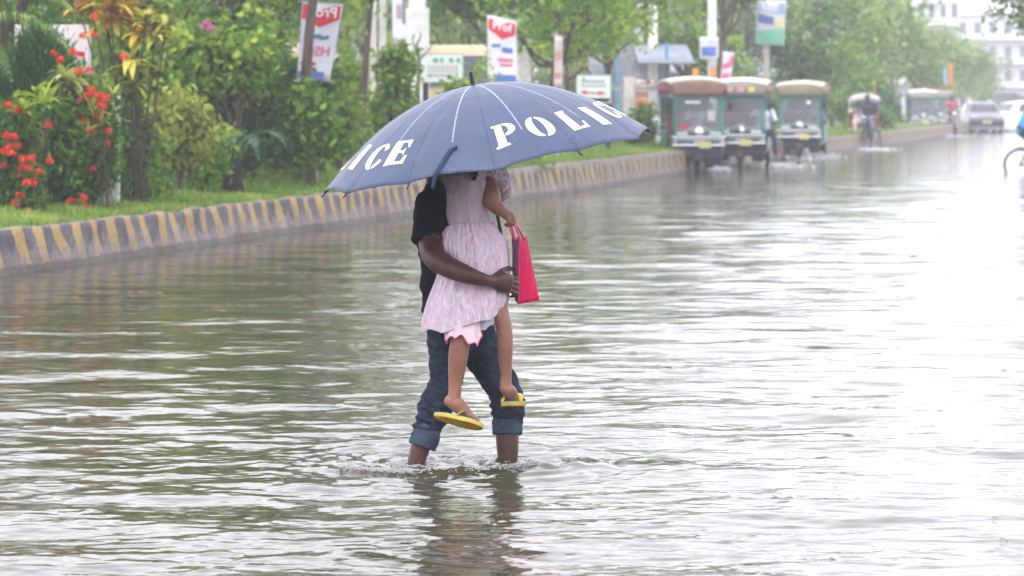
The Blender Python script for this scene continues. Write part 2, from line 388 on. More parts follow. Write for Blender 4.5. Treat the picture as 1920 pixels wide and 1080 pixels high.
# ------------------------------------------------------------------ water
def water():
    rows = [7.0]
    while rows[-1] < 62: rows.append(rows[-1] + max(.012, .00013 * rows[-1] ** 2))
    ys = np.array(rows); nx = 560; u = np.linspace(-.24, .24, nx)
    Yg, Ug = np.meshgrid(ys, u, indexing='ij'); Xg = Ug * (Yg + 3)
    dYg = np.gradient(ys)[:, None] * np.ones_like(Xg)
    Z = np.zeros_like(Xg); g = np.random.default_rng(11)
    lam = np.exp(g.uniform(math.log(.06), math.log(1.6), 110)); ang = g.normal(0, .5, 110) + PI / 2
    for l, a in zip(lam, ang):
        k = 2 * PI / l; amp = .0088 * l / (2 * PI) * (1.35 if l > .25 else 1.3)
        wgt = np.clip((l / (3.2 * dYg)) - .6, 0, 1)
        # groups of ripples come and go over the surface
        mod = .65 + .5 * np.sin(Xg * g.uniform(.3, 1.5) + Yg * g.uniform(.3, 1.2) + g.uniform(0, 6))
        ph = k * (Xg * math.cos(a) + Yg * math.sin(a)) + g.uniform(0, 6) + .8 * np.sin(Xg * 1.7 / l * .25 + g.uniform(0, 6))
        Z += amp * wgt * mod * (np.sin(ph) + .25 * np.sin(2 * ph + .6))
    # calm in the lee of the kerb, ruffled out on the open road
    kx = np.interp(ys, [gY(q[1]) for q in ((0, 640), (0, 518), (250, 482), (500, 443), (640, 425), (800, 399), (980, 374), (1130, 352), (1228, 334))], [xat(q[0], gY(q[1])) for q in ((-900, 640), (0, 518), (250, 482), (500, 443), (640, 425), (800, 399), (980, 374), (1130, 352), (1228, 334))])[:, None]
    op = np.clip((Xg - kx - 1.2) / 3.2, 0, 1)
    Z *= (.5 + .45 * op) * (1 + .35 * np.clip((Yg - 22) / 14, 0, 1) * op)
    # rings and wake round the wading man's shins
    for (cx, cy, am, lm) in ((xat(786, 12.2), 12.2, .012, .105), (xat(950, 12.0), 11.98, .014, .12)):
        r = np.hypot(Xg - cx, Yg - cy); Z += am * np.cos(2 * PI * (r - .05) / lm) * np.exp(-((r - .02) / .26)) * (r < 1.6)
        Z += .010 * np.exp(-((r - .085) / .03) ** 2) * (.6 + .4 * np.sin(np.arctan2(Yg - cy, Xg - cx) * 9))
        Z += .006 * np.cos(2 * PI * r / .34) * np.exp(-r / .8)
    # bow wave joining both legs and running out to the left
    s = np.clip((Xg - xat(560, 12)) / (xat(1010, 12) - xat(560, 12)), 0, 1)
    yc = 11.72 - .16 * np.sin(PI * s) + .22 * s + .25 * (1 - s) ** 3
    inw = np.exp(-((Xg - xat(830, 12)) / .5) ** 4)
    Z += (.02 * np.exp(-((Yg - yc) / .035) ** 2) - .012 * np.exp(-((Yg - yc + .09) / .05) ** 2)) * inw
    tb = sumsin(5, .045, 24, 1)
    co3 = np.stack([Xg, Yg, Z * 0], -1).reshape(-1, 3); near = (np.abs(co3[:, 1] - 11.9) < 1.0) & (np.abs(co3[:, 0] + .4) < 1.6)
    tz = np.zeros(len(co3)); tz[near] = tb(co3[near]) * .0022
    amt = np.exp(-((Yg - yc) / .12) ** 2) * inw + .8 * np.exp(-(np.hypot(Xg - xat(700, 12.2), (Yg - 12.15) * 1.2) / .42) ** 2) + .6 * np.exp(-(np.hypot(Xg - xat(955, 12), Yg - 11.95) / .2) ** 2)
    Z += tz.reshape(Z.shape) * np.clip(amt, 0, 1.2)
    # raindrop rings
    for _ in range(150):
        cy = 7.5 + 26 * g.uniform() ** 1.6; cx = g.uniform(-.22, .22) * cy; r0 = g.uniform(.02, .14)
        i0, i1 = np.searchsorted(ys, [cy - .3, cy + .3]); r = np.hypot(Xg[i0:i1] - cx, Yg[i0:i1] - cy)
        Z[i0:i1] += .0035 * np.exp(-((r - r0) / .018) ** 2)
    e = np.clip((Yg - 7) / .5, 0, 1) * np.clip((62 - Yg) / 6, 0, 1) * np.clip((.24 - np.abs(Ug)) / .01, 0, 1)
    Z *= e
    ny = len(ys); v = np.stack([Xg, Yg, Z], -1).reshape(-1, 3)
    i = np.arange(ny * nx).reshape(ny, nx)
    f = np.stack([i[:-1, :-1], i[:-1, 1:], i[1:, 1:], i[1:, :-1]], -1).reshape(-1, 4)
    # flat surround, butted to the rippled sheet
    x7, x62 = .24 * 10, .24 * 65; xe, ye = .24 * (ys[0] + 3), .24 * (ys[-1] + 3); Y1 = ys[-1]
    nv = len(v); c00, c01, c10, c11 = 0, nx - 1, (ny - 1) * nx, ny * nx - 1
    ex = np.array([(-900, -20, 0), (900, -20, 0), (900, 7, 0), (-900, 7, 0), (900, Y1, 0), (-900, Y1, 0), (900, 1400, 0), (-900, 1400, 0), (-xe, 7, 0), (xe, 7, 0), (-ye, Y1, 0), (ye, Y1, 0)], float)
    E = lambda *a: [nv + q for q in a]
    fx = np.array([E(0, 1, 2, 3), E(9, 2, 4, 11), E(3, 8, 10, 5), E(5, 4, 6, 7)])
    v = np.vstack([v, ex]); f = np.vstack([f, fx])
    m = bpy.data.materials.new('flood_water'); m.use_nodes = True; t = m.node_tree; b = t.nodes['Principled BSDF']
    b.inputs['Roughness'].default_value = .06; b.inputs['IOR'].default_value = 1.42; b.inputs['Specular IOR Level'].default_value = .62
    tc = t.nodes.new('ShaderNodeTexCoord'); mp = t.nodes.new('ShaderNodeMapping'); t.links.new(tc.outputs['Object'], mp.inputs[0]); mp.inputs['Scale'].default_value = (.55, 1, 1)
    n0 = t.nodes.new('ShaderNodeTexNoise'); n0.inputs['Scale'].default_value = .35; n0.inputs['Detail'].default_value = 3
    r0 = t.nodes.new('ShaderNodeValToRGB'); r0.color_ramp.elements[0].color = (.034, .033, .017, 1); r0.color_ramp.elements[1].color = (.066, .06, .038, 1)
    t.links.new(mp.outputs[0], n0.inputs['Vector']); t.links.new(n0.outputs[0], r0.inputs[0]); t.links.new(r0.outputs[0], b.inputs['Base Color'])
    prev = None
    for sc_, st, ds in ((.9, .6, .09), (2.6, .6, .034), (9, .5, .01), (34, .4, .0028)):
        n = t.nodes.new('ShaderNodeTexNoise'); n.inputs['Scale'].default_value = sc_; n.inputs['Detail'].default_value = 3; t.links.new(mp.outputs[0], n.inputs['Vector'])
        bp = t.nodes.new('ShaderNodeBump'); bp.inputs['Strength'].default_value = st; bp.inputs['Distance'].default_value = ds
        t.links.new(n.outputs[0], bp.inputs['Height'])
        if prev: t.links.new(prev.outputs[0], bp.inputs['Normal'])
        prev = bp
    t.links.new(prev.outputs[0], b.inputs['Normal'])
    o = npobj('water', v, f, m, smooth=True); tag(o, 'murky rippled flood water covering the road', kind='structure')
water()

# ------------------------------------------------------------------ ground below, median verge, kerb wall
def sheet(name, pts, z, m, kind='structure', label=None):
    mb = MB(); mb.add([V((p[0], p[1], z)) for p in pts], [tuple(range(len(pts)))]); o = obj(name, mb, m, None, smooth=False); tag(o, label, kind=kind); return o
sheet('ground', [(-900, -20), (900, -20), (900, 1400), (-900, 1400)], -.17, mat('road_bed', (.06, .06, .06), .9), label='dark road bed under the flood water')
KP = [(-900, 640), (-300, 560), (0, 518), (125, 501), (250, 482), (375, 463), (500, 443), (640, 425), (800, 399), (980, 374), (1130, 352), (1228, 334), (1330, 318), (1430, 304), (1560, 288), (1640, 276), (1720, 265), (1790, 253), (1850, 241), (1900, 229), (1945, 217)]
KW = [gnd(*p) for p in KP]
KW, KH = crsub(KW, [[.39]] * 7 + [[.41], [.44], [.47], [.48], [.47]] + [[.45]] * 9, 10)
KH = [h[0] for h in KH]
def kerb():
    # even resampling along the wall
    P, H, acc = [], [], 0
    seg = [(KW[i + 1] - KW[i]).length for i in range(len(KW) - 1)]; cum = [0]
    for s_ in seg: cum.append(cum[-1] + s_)
    st = []; s_ = 0
    while s_ < cum[-1]: st.append(s_); s_ += .07 if s_ < 75 else .5
    j = 0; mb = MB(); rings = []; uvs = []; rr = random.Random(4)
    fn = sumsin(3, .5, 12, .016); f2 = sumsin(8, .16, 16, .006)
    for s_ in st:
        while cum[j + 1] < s_: j += 1
        t = (s_ - cum[j]) / seg[j]; p = KW[j].lerp(KW[j + 1], t); h = KH[j] * (1 - t) + KH[j + 1] * t
        T = (KW[min(j + 2, len(KW) - 1)] - KW[max(j - 1, 0)]).normalized(); Nn = V((T.y, -T.x, 0))   # towards the road
        ring = []
        prof = [(.0, -.25), (.0, .0), (-.012, h * .18), (-.022, h * .4), (-.03, h * .62), (-.036, h * .82), (-.04, h - .02), (-.05, h), (-.1, h + .008), (-.2, h), (-.21, -.25)]
        for q, (o_, z) in enumerate(prof):
            a = np.array([[p.x * 1.0, p.y, z]]); dn = float(fn(a)[0] + f2(a)[0]) if 0 < q < 10 else 0
            ring.append(p + Nn * (o_ + dn) + V((0, 0, z + (dn * .5 if q > 5 and q < 10 else 0))))
            uvs.append((s_, max(z, 0)))
        rings.append(ring)
    mb.rings(rings, closed=False, cap=False)
    m = bpy.data.materials.new('kerb_paint'); m.use_nodes = True; t = m.node_tree; b = t.nodes['Principled BSDF']; Lk = t.links.new
    def N(ty, **kw):
        n = t.nodes.new(ty)
        for k, v_ in kw.items(): setattr(n, k, v_)
        return n
    uv = N('ShaderNodeUVMap'); sx = N('ShaderNodeSeparateXYZ'); Lk(uv.outputs[0], sx.inputs[0])
    tc = N('ShaderNodeTexCoord')
    nz = N('ShaderNodeTexNoise'); nz.inputs['Scale'].default_value = 2.3; nz.inputs['Detail'].default_value = 4; Lk(tc.outputs['Object'], nz.inputs['Vector'])
    def M(op, a, b_=None, c=None):
        n = N('ShaderNodeMath', operation=op)
        for i, q in enumerate((a, b_, c)):
            if q is None: continue
            if hasattr(q, 'is_linked') or hasattr(q, 'links'): Lk(q, n.inputs[i])
            else: n.inputs[i].default_value = q
        return n.outputs[0]
    sl = M('MULTIPLY', sx.outputs[1], .42)                    # stripes lean back as they rise
    s1 = M('ADD', sx.outputs[0], sl); s2 = M('ADD', s1, M('MULTIPLY', nz.outputs[0], .3))
    fr = M('FRACT', M('DIVIDE', s2, .44))
    isy = M('SMOOTH_MIN', 1, M('MULTIPLY', M('LESS_THAN', fr, .46), 1), .001)
    n2 = N('ShaderNodeTexNoise'); n2.inputs['Scale'].default_value = 9; n2.inputs['Detail'].default_value = 8; n2.inputs['Roughness'].default_value = .7; Lk(tc.outputs['Object'], n2.inputs['Vector'])
    n3 = N('ShaderNodeTexNoise'); n3.inputs['Scale'].default_value = 1.1; n3.inputs['Detail'].default_value = 5; Lk(tc.outputs['Object'], n3.inputs['Vector'])
    # paint worn off near the water and in patches
    wear = M('ADD', M('MULTIPLY', n2.outputs[0], 1.15), M('MULTIPLY', M('SUBTRACT', .2, sx.outputs[1]), 1.5))
    worn = N('ShaderNodeValToRGB'); worn.color_ramp.elements[0].position = .52; worn.color_ramp.elements[1].position = .68; Lk(wear, worn.inputs[0])
    ye = N('ShaderNodeMix', data_type='RGBA'); ye.inputs[6].default_value = (.43, .29, .07, 1); ye.inputs[7].default_value = (.33, .2, .075, 1); Lk(n3.outputs[0], ye.inputs[0])
    bl = N('ShaderNodeMix', data_type='RGBA'); bl.inputs[6].default_value = (.042, .04, .055, 1); bl.inputs[7].default_value = (.1, .088, .1, 1); Lk(n2.outputs[0], bl.inputs[0])
    st_ = N('ShaderNodeMix', data_type='RGBA'); Lk(isy, st_.inputs[0]); Lk(bl.outputs[2], st_.inputs[6]); Lk(ye.outputs[2], st_.inputs[7])
    cn = N('ShaderNodeMix', data_type='RGBA'); cn.inputs[6].default_value = (.14, .12, .115, 1); cn.inputs[7].default_value = (.27, .23, .22, 1); Lk(n2.outputs[0], cn.inputs[0])
    fw = M('MULTIPLY', worn.outputs[0], .75)
    mx1 = N('ShaderNodeMix', data_type='RGBA'); Lk(fw, mx1.inputs[0]); Lk(st_.outputs[2], mx1.inputs[6]); Lk(cn.outputs[2], mx1.inputs[7])
    jf = M('LESS_THAN', M('FRACT', M('DIVIDE', s2, .22)), .055)      # joints between the blocks
    mx2 = N('ShaderNodeMix', data_type='RGBA'); Lk(M('MULTIPLY', jf, .75), mx2.inputs[0]); Lk(mx1.outputs[2], mx2.inputs[6]); mx2.inputs[7].default_value = (.04, .035, .035, 1)
    # bare cement coping along the top edge
    tp = M('GREATER_THAN', sx.outputs[1], .385)
    mx3 = N('ShaderNodeMix', data_type='RGBA'); Lk(M('MULTIPLY', tp, .7), mx3.inputs[0]); Lk(mx2.outputs[2], mx3.inputs[6]); Lk(cn.outputs[2], mx3.inputs[7])
    # wet, slimy band just above the water with a ragged upper edge
    wl = M('LESS_THAN', M('SUBTRACT', sx.outputs[1], M('MULTIPLY', n2.outputs[0], .14)), .0)
    mx4 = N('ShaderNodeMix', data_type='RGBA'); Lk(M('MULTIPLY', wl, .7), mx4.inputs[0]); Lk(mx3.outputs[2], mx4.inputs[6]); mx4.inputs[7].default_value = (.05, .045, .035, 1)
    n5 = N('ShaderNodeTexNoise'); n5.inputs['Scale'].default_value = 26; n5.inputs['Detail'].default_value = 5; Lk(tc.outputs['Object'], n5.inputs['Vector'])
    chip = N('ShaderNodeValToRGB'); chip.color_ramp.elements[0].position = .6; chip.color_ramp.elements[1].position = .66; Lk(n5.outputs[0], chip.inputs[0])
    mx5 = N('ShaderNodeMix', data_type='RGBA'); Lk(M('MULTIPLY', chip.outputs[0], .6), mx5.inputs[0]); Lk(mx4.outputs[2], mx5.inputs[6]); mx5.inputs[7].default_value = (.1, .085, .08, 1)
    Lk(mx5.outputs[2], b.inputs['Base Color']); b.inputs['Roughness'].default_value = .6
    bp = N('ShaderNodeBump'); bp.inputs['Strength'].default_value = .9; bp.inputs['Distance'].default_value = .03
    Lk(M('SUBTRACT', n2.outputs[0], M('MULTIPLY', jf, .6)), bp.inputs['Height']); Lk(bp.outputs[0], b.inputs['Normal'])
    o = obj('kerb', mb, m, None, uv=uvs); tag(o, 'long curving kerb wall painted in worn yellow and black stripes', kind='structure')
kerb()
def vz(d): return .02 * 0 + .05 * min(d, 6) * .6
def verge():
    mb = MB(); rings = []; ds = [.15, .4, .9, 1.6, 2.6, 4, 5, 5.8, 6.2, 6.4]; f = sumsin(21, 1.2, 14, .02)
    for i in range(0, len(KW), 2):
        p = KW[i]; T = (KW[min(i + 1, len(KW) - 1)] - KW[max(i - 1, 0)]).normalized(); Nn = V((-T.y, T.x, 0)); r = []
        for d in ds:
            q = p + Nn * d; z = KH[i] - .015 + .03 * min(d, 5) + float(f(np.array([[q.x, q.y, 0]]))[0]) if d < 6.3 else -.25
            r.append(V((q.x, q.y, z)))
        rings.append(r)
    mb.rings(rings, closed=False, cap=False)
    o = obj('verge', mb, mat('verge_soil', (.08, .12, .03), .95, var=.4, scale=3, col2=(.14, .22, .05)), None)
    tag(o, 'raised grassy verge behind the striped kerb', kind='structure')
verge()
GM = leafmat('grass_blade', [(.07, .16, .02), (.17, .3, .04), (.34, .42, .09)], .5, .4)
def grass():
    g = np.random.default_rng(5); n = 190000
    kw = np.array([tuple(p) for p in KW]); kh = np.array(KH)
    sel = (kw[:, 1] > 22) & (kw[:, 1] < 95); ii = np.where(sel)[0]; ii = ii[ii < len(kw) - 1]
    seg = np.linalg.norm(kw[ii + 1] - kw[ii], axis=1) / kw[ii, 1] ** .6; seg /= seg.sum()
    k = g.choice(ii, n, p=seg); t = g.uniform(0, 1, n)[:, None]; p = kw[k] * (1 - t) + kw[k + 1] * t
    T = kw[k + 1] - kw[k]; T /= np.linalg.norm(T, axis=1)[:, None]; Nn = np.stack([-T[:, 1], T[:, 0], T[:, 0] * 0], 1)
    d = .1 + 5.5 * g.uniform(0, 1, n) ** 1.7; p = p + Nn * d[:, None]; p[:, 2] = kh[k] - .02 + .03 * np.minimum(d, 5)
    patch = sumsin(9, .9, 12, 1)(p); hgt = .075 + .05 * g.uniform(0, 1, n) + .035 * np.clip(patch, -1, 1.5); hgt *= np.clip(.65 + d * .5, .6, 1.3)
    a = g.uniform(0, 2 * PI, n); wv = np.stack([np.cos(a), np.sin(a), a * 0], 1) * (.006 + .00012 * p[:, 1:2]); ln = g.normal(size=(n, 3)) * .45; ln[:, 2] = 1; ln /= np.linalg.norm(ln, axis=1)[:, None]
    tip = p + ln * hgt[:, None]; mid = p + (ln + np.array([0, 0, .25])) * hgt[:, None] * .5
    v = np.stack([p - wv, p + wv, mid + wv * .8, tip], 1).reshape(-1, 3); v2 = v
    o = npobj('grass', v2, np.arange(n * 4).reshape(-1, 4), GM, None, np.repeat(np.clip(.5 + patch * .2 + g.normal(0, .22, n), 0, 1), 4))
    tag(o, 'bright green grass growing along the verge behind the kerb', 'grass', kind='stuff')
grass()
# ------------------------------------------------------------------ garden at the near left
def conifer(label, px, Y, z0, wd, h, seed, n=26000):
    t = thing('thuja', label, 'conifer', (xat(px, Y), Y, z0), 0, 'thuja conifers on the verge'); g = np.random.default_rng(seed)
    tm = MB().tube([(0, 0, -.1), (0, 0, h * .5), (0, 0, h * .9)], [.05, .035, .01], 8); obj('trunk', tm, BARK, t)
    K = 330; zz = g.uniform(0, 1, K) ** 1.15; a = g.uniform(0, 2 * PI, K)
    prof = lambda z: np.clip(np.minimum(1, (1.03 - z) / .64) ** .8 * np.minimum(1, (z + .12) / .2), .06, 1)
    lump = 1 + .13 * np.sin(a * 3 + zz * 7) + .09 * np.sin(a * 5 - zz * 11)
    rr_ = wd * .5 * prof(zz) * lump * g.uniform(.75, 1.0, K)
    cc = np.stack([rr_ * np.cos(a), rr_ * np.sin(a), .04 + zz * h * .92], 1); m = n // K
    P = np.repeat(cc, m, 0) + g.normal(size=(K * m, 3)) * np.array([.04, .04, .075]) * (wd + .3)
    out = np.repeat(np.stack([np.cos(a) * .45, np.sin(a) * .45, 1 + 0 * a], 1), m, 0)
    v, f = leafquads(P, .085, .016, g, .1, dirs=out)
    tone = np.repeat(g.uniform(0, 1, K) * .5, m) + g.uniform(0, .5, K * m)
    npobj('foliage', v, f, leafmat('thuja_leaf', [(.012, .05, .012), (.03, .11, .02), (.09, .25, .035)], .6, .2), t, np.repeat(tone, 4))
conifer('dense dark green egg-shaped conifer behind the red-flowering bush', 72, 29.3, .44, 1.35, 1.8, 3, 42000)
conifer('small dark green rounded conifer beside the white concrete post', 186, 29.6, .44, .5, .78, 4, 9000)

def flower(name, c, r, m, parent, seed, n=70):
    """a domed head of many small petals"""
    g = np.random.default_rng(seed); d = g.normal(size=(n, 3)); d[:, 2] = np.abs(d[:, 2]) * 1.5 - .55; d /= np.linalg.norm(d, axis=1)[:, None]
    P = np.array(c) + d * r * np.array([1, 1, .95]) * g.uniform(.75, 1.05, n)[:, None]
    v, f = leafquads(P, r * .62, r * .42, g, .1, dirs=np.cross(d, g.normal(size=(n, 3))))
    return npobj(name, v, f, m, parent, np.repeat(g.uniform(0, 1, n), 4))
RED = leafmat('ixora_red', [(.55, .02, .01), (.75, .05, .025), (.85, .13, .06)], .5, .25)
PINK = leafmat('bougainvillea_pink', [(.5, .05, .3), (.7, .12, .5), (.8, .3, .6)], .5, .3)
def ixora(label, px, Y, z0, wd, h, heads, seed, r=.041):
    t = bush('ixora_bush', label, px, Y, z0, wd, h, 'mid', K=210, m=22, L=.1, W=.05, seed=seed, group='red-flowering ixora bushes', stems=7, sig=.07, cat='flowering bush')
    rr = random.Random(seed); L0 = t.location
    for i, (fx, fy) in enumerate(heads):
        q = at(fx, fy, Y - wd * .28 + rr.uniform(-.12, .1)) - L0
        flower('flower', tuple(q), r * rr.uniform(.85, 1.2), RED, t, seed * 100 + i)
ixora('ixora bush with dense red flower heads at the left edge of the picture', 2, 27.7, .43, .85, 1.2,
      [(15, 198), (34, 207), (90, 236), (12, 256), (24, 258), (7, 284), (20, 289), (33, 274), (43, 300), (60, 298), (55, 317), (73, 323), (93, 303), (50, 344), (61, 342), (37, 369), (30, 381), (50, 397), (3, 312), (42, 316), (18, 275), (-8, 300), (30, 330), (-20, 260)], 11)
ixora('taller loose ixora bush with red flowers between the conifer and the croton', 160, 28.7, .44, .75, 1.75,
      [(177, 32), (176, 66), (156, 68), (147, 136), (166, 134), (136, 98), (232, 108), (170, 171), (185, 180), (199, 184), (178, 190), (150, 191), (192, 202), (180, 220), (158, 227), (170, 245), (203, 246), (174, 318), (200, 269), (155, 372), (161, 388), (150, 104), (192, 193), (164, 180), (133, 378), (100, 101), (113, 113)], 12, .04)

def straps(name, label, cat, px, Y, z0, heads, cols, mname, seed, L=(.28, .42), W=.075, n=16, droop=1.3, group=None, stem=True, sr=.012, spread=.05):
    """plant whose heads are rosettes of long blade leaves; heads given as (px, py, dY, scale)"""
    base = V((xat(px, Y), Y, z0)); t = thing(name, label, cat, base, 0, group); rr = random.Random(seed); mb = MB(); sm = MB()
    for (hx, hy, dy, s) in heads:
        c = at(hx, hy, Y + dy) - base
        sm.tube([(rr.uniform(-spread, spread), rr.uniform(-.05, .05), -.1), V((c.x * .5 + rr.uniform(-spread, spread) * .7, c.y * .4, c.z * .55)), c], [sr * 1.15, sr, sr * .7], 6, sub=3)
        for i in range(n):
            a = 2 * PI * i / n * 2.4 + rr.uniform(-.3, .3); el = rr.uniform(.15, 1.25)
            strapleaf(mb, c + V((0, 0, rr.uniform(-.07, .03))) * s, (math.cos(a) * math.cos(el), math.sin(a) * math.cos(el), math.sin(el)), rr.uniform(*L) * s, W * s * rr.uniform(.8, 1.2), droop * rr.uniform(.6, 1.3), rr)
    if stem: obj('stem', sm, mat('stem_dark', (.045, .035, .025), .8), t)
    o = obj('foliage', mb, leafmat(mname, cols, .35, .35), t, fixn=False); tonize(o, seed, 18); return t
straps('croton', 'tall croton with yellow and orange blade leaves and dark red undersides', 'croton', 240, 30.2, .46,
       [(165, -10, 0, 1), (205, 2, -.1, 1.1), (228, 28, .1, 1.1), (200, 40, .15, .9), (262, 62, -.1, .95), (150, 22, .2, .8), (185, -30, .3, 1)],
       [(.14, .03, .02), (.42, .12, .02), (.65, .36, .04), (.75, .55, .07), (.5, .5, .08)], 'croton_orange', 31, W=.085, n=18)
straps('croton', 'croton with broad yellow-green leaves over a dark brown centre', 'croton', 262, 29.7, .46,
       [(243, 118, 0, 1.05), (232, 135, .1, .8), (290, 70, .2, .8), (272, 40, .25, .8), (310, 55, .3, .7), (255, 160, .1, .7)],
       [(.05, .035, .015), (.12, .12, .02), (.4, .42, .05), (.6, .55, .1)], 'croton_green', 32, W=.08, n=17)
straps('croton', 'low broad-leaved plant with glossy lime leaves above the red flowers at the left edge', 'garden plant', 74, 27.5, .42,
       [(66, 176, 0, .75), (88, 196, .05, .7), (80, 190, -.1, .7), (45, 205, 0, .6)], [(.14, .26, .03), (.3, .42, .04), (.5, .55, .08)], 'lime_blade', 33, n=9, W=.1, droop=.9, sr=.005, spread=.22)
straps('croton', 'pale yellow-green leafy plant showing between the conifer and the post', 'garden plant', 132, 28.6, .44,
       [(128, 152, 0, .7), (138, 165, .1, .6), (118, 140, .1, .6)], [(.25, .35, .08), (.45, .5, .14), (.6, .6, .25)], 'pale_blade', 34, n=14, W=.11, sr=.006, spread=.15)
straps('croton', 'plant with thin yellow-green leaves reaching over the white post', 'garden plant', 200, 28.4, .44,
       [(175, 205, 0, .8), (190, 228, .1, .85), (210, 175, 0, .7), (165, 250, 0, .7)], [(.1, .2, .03), (.35, .42, .06), (.55, .5, .1)], 'lime_blade2', 35, n=8, W=.045, droop=.7, sr=.006, spread=.15)

def palm(label, px, Y, z0, py_top, ends, seed, group, mcols):
    base = V((xat(px, Y), Y, z0)); t = thing('palm', label, 'palm', base, 0, group); rr = random.Random(seed); c = at(px, py_top, Y) - base
    tm = MB().tube([(0, 0, -.2), (c.x * .5, 0, c.z * .5), c], [.09, .07, .06], 10); obj('trunk', tm, BARKP, t)
    for i, (ex, ey, dy, arch) in enumerate(ends):
        mb = MB(); e = at(ex, ey, Y + dy) - base; mid = (c + e) / 2 + V((0, 0, arch))
        frond(mb, c, mid, e, rng=rr, ll=.3)
        o = obj('frond', mb, leafmat('palm_leaf' + str(seed), mcols, .35, .3), t, fixn=False); tonize(o, seed + i, 11)
palm('areca palm with feathery fronds arching in from the top left corner', -95, 28.4, .43, 110,
     [(128, 92, -.2, .75), (62, 70, .2, .8), (22, 150, -.4, .6), (-30, 10, .3, .7), (100, -20, .4, .5), (-10, 190, -.2, .5), (160, 40, .1, .9), (-220, 120, 0, .7), (-180, 30, .3, .6), (30, 20, -.1, 1.0)], 41, None,
     [(.035, .08, .015), (.09, .19, .03), (.28, .38, .08)])
def cycad(label, px, Y, z0, seed):
    base = V((xat(px, Y), Y, z0)); t = thing('cycad', label, 'cycad', base); rr = random.Random(seed)
    obj('trunk', MB().lathe([(.15, -.1), (.13, .0), (.105, .12), (.12, .2), (.1, .3), (.07, .4), (.01, .44)], n=14), mat('stem_black', (.02, .018, .015), .95, bump=.8, bscale=25), t)
    for i in range(13):
        a = 2 * PI * i / 13; l = rr.uniform(.5, .75); mb = MB()
        frond(mb, (0, 0, .38), (l * .6 * math.cos(a), l * .6 * math.sin(a), .38 + rr.uniform(.3, .5)), (l * math.cos(a), l * math.sin(a), .38 + rr.uniform(-.05, .25)), n=26, ll=.14, w=.016, droop=.1, rng=rr)
        o = obj('frond', mb, leafmat('cycad_leaf', [(.02, .06, .03), (.05, .13, .06), (.12, .22, .12)], .3, .15), t, fixn=False); tonize(o, i, 11)
cycad('dark cycad with stiff arching fronds under the big green shrub', 436, 33.5, .5, 6)

GS = 'shrubs on the verge'
bush('shrub', 'variegated yellow-green shrub with the concrete post at its left', 325, 32, .47, 1.15, 1.15, 'yellow', K=130, m=18, L=.12, W=.07, seed=21, group=GS)
bush('shrub', 'large bright green rounded shrub with purple flowers at its upper left', 400, 35.5, .5, 2.1, 2.1, 'mid', K=300, m=20, L=.14, W=.085, seed=22, group=GS, sig=.11, stems=7)
bush('shrub', 'large bright green shrub in front of the leaning red and white banner', 545, 37.5, .5, 1.75, 1.75, 'mid', K=230, m=20, L=.14, W=.085, seed=23, group=GS, sig=.11, stems=6)
bush('shrub', 'lime green shrub crown rising above the big shrubs at the left', 285, 34, .5, 1.7, 2.6, 'lime', K=170, m=20, L=.13, W=.08, seed=24, group=GS, skirt=.4)
bush('shrub', 'small lime shrub just left of the umbrella edge', 632, 39.5, .5, .95, 1.35, 'lime', K=90, m=18, L=.12, W=.07, seed=25, group=GS)
bush('shrub', 'upright lime shrub between the thin leaning trunk and the signboard', 735, 42, .52, .95, 2.0, 'lime', K=150, m=18, L=.13, W=.075, seed=26, group=GS, skirt=.25)
bush('shrub', 'narrow yellow-green shrub beside the thin leaning trunk', 655, 43, .52, .6, 1.9, 'lime', K=90, m=22, L=.08, W=.045, seed=27, group=GS)
bush('shrub', 'low dark green shrub at the foot of the white concrete post', 262, 31, .45, .7, .45, 'mid', K=50, m=22, L=.07, W=.04, seed=28, group=GS)
bush('shrub', 'yellow-leaved shrub behind the signboard with the black arrow', 880, 45, .52, 1.0, 1.6, 'lime', K=120, m=22, L=.09, W=.05, seed=29, group=GS)
bush('shrub', 'small round bush left of the lowest red-arrow notice', 1012, 52, .52, .8, .9, 'mid', K=70, m=20, L=.08, W=.05, seed=30, group=GS)
bush('shrub', 'trailing green bush slumping over the kerb just right of the child', 1000, 45.0, .36, .95, .42, 'mid', K=60, m=20, L=.06, W=.03, seed=131, group=GS, skirt=-.5)
def flowerbush():
    t = thing('bougainvillea', 'slender bougainvillea with magenta flowers against the large green shrub', 'flowering shrub', (xat(345, 34.4), 34.4, .48)); sm = MB()
    for i, (a, b) in enumerate([(335, 128), (390, 48), (318, 143), (346, 141), (497, 75)][:4]):
        e = at(a, b, 34.4) - t.location; sm.tube([(.02 * i, 0, -.05), (e.x * .3, 0, e.z * .5), e], [.015, .01, .006], 5, sub=3)
    obj('stem', sm, BARK, t)
    for i, (a, b) in enumerate([(322, 142), (333, 130), (346, 138), (328, 146), (340, 146), (388, 46), (395, 54), (383, 52), (352, 134)]):
        flower('flower', tuple(at(a, b, 34.1) - t.location), .05, PINK, t, 900 + i, 40)
    foliage('foliage', [((-.05, .1, 1.5), (.35, .2, .45)), ((.2, .1, 1.9), (.3, .2, .4))], 40, 22, .08, .08, .045, GREENS['mid'], t, 77)
flowerbush()

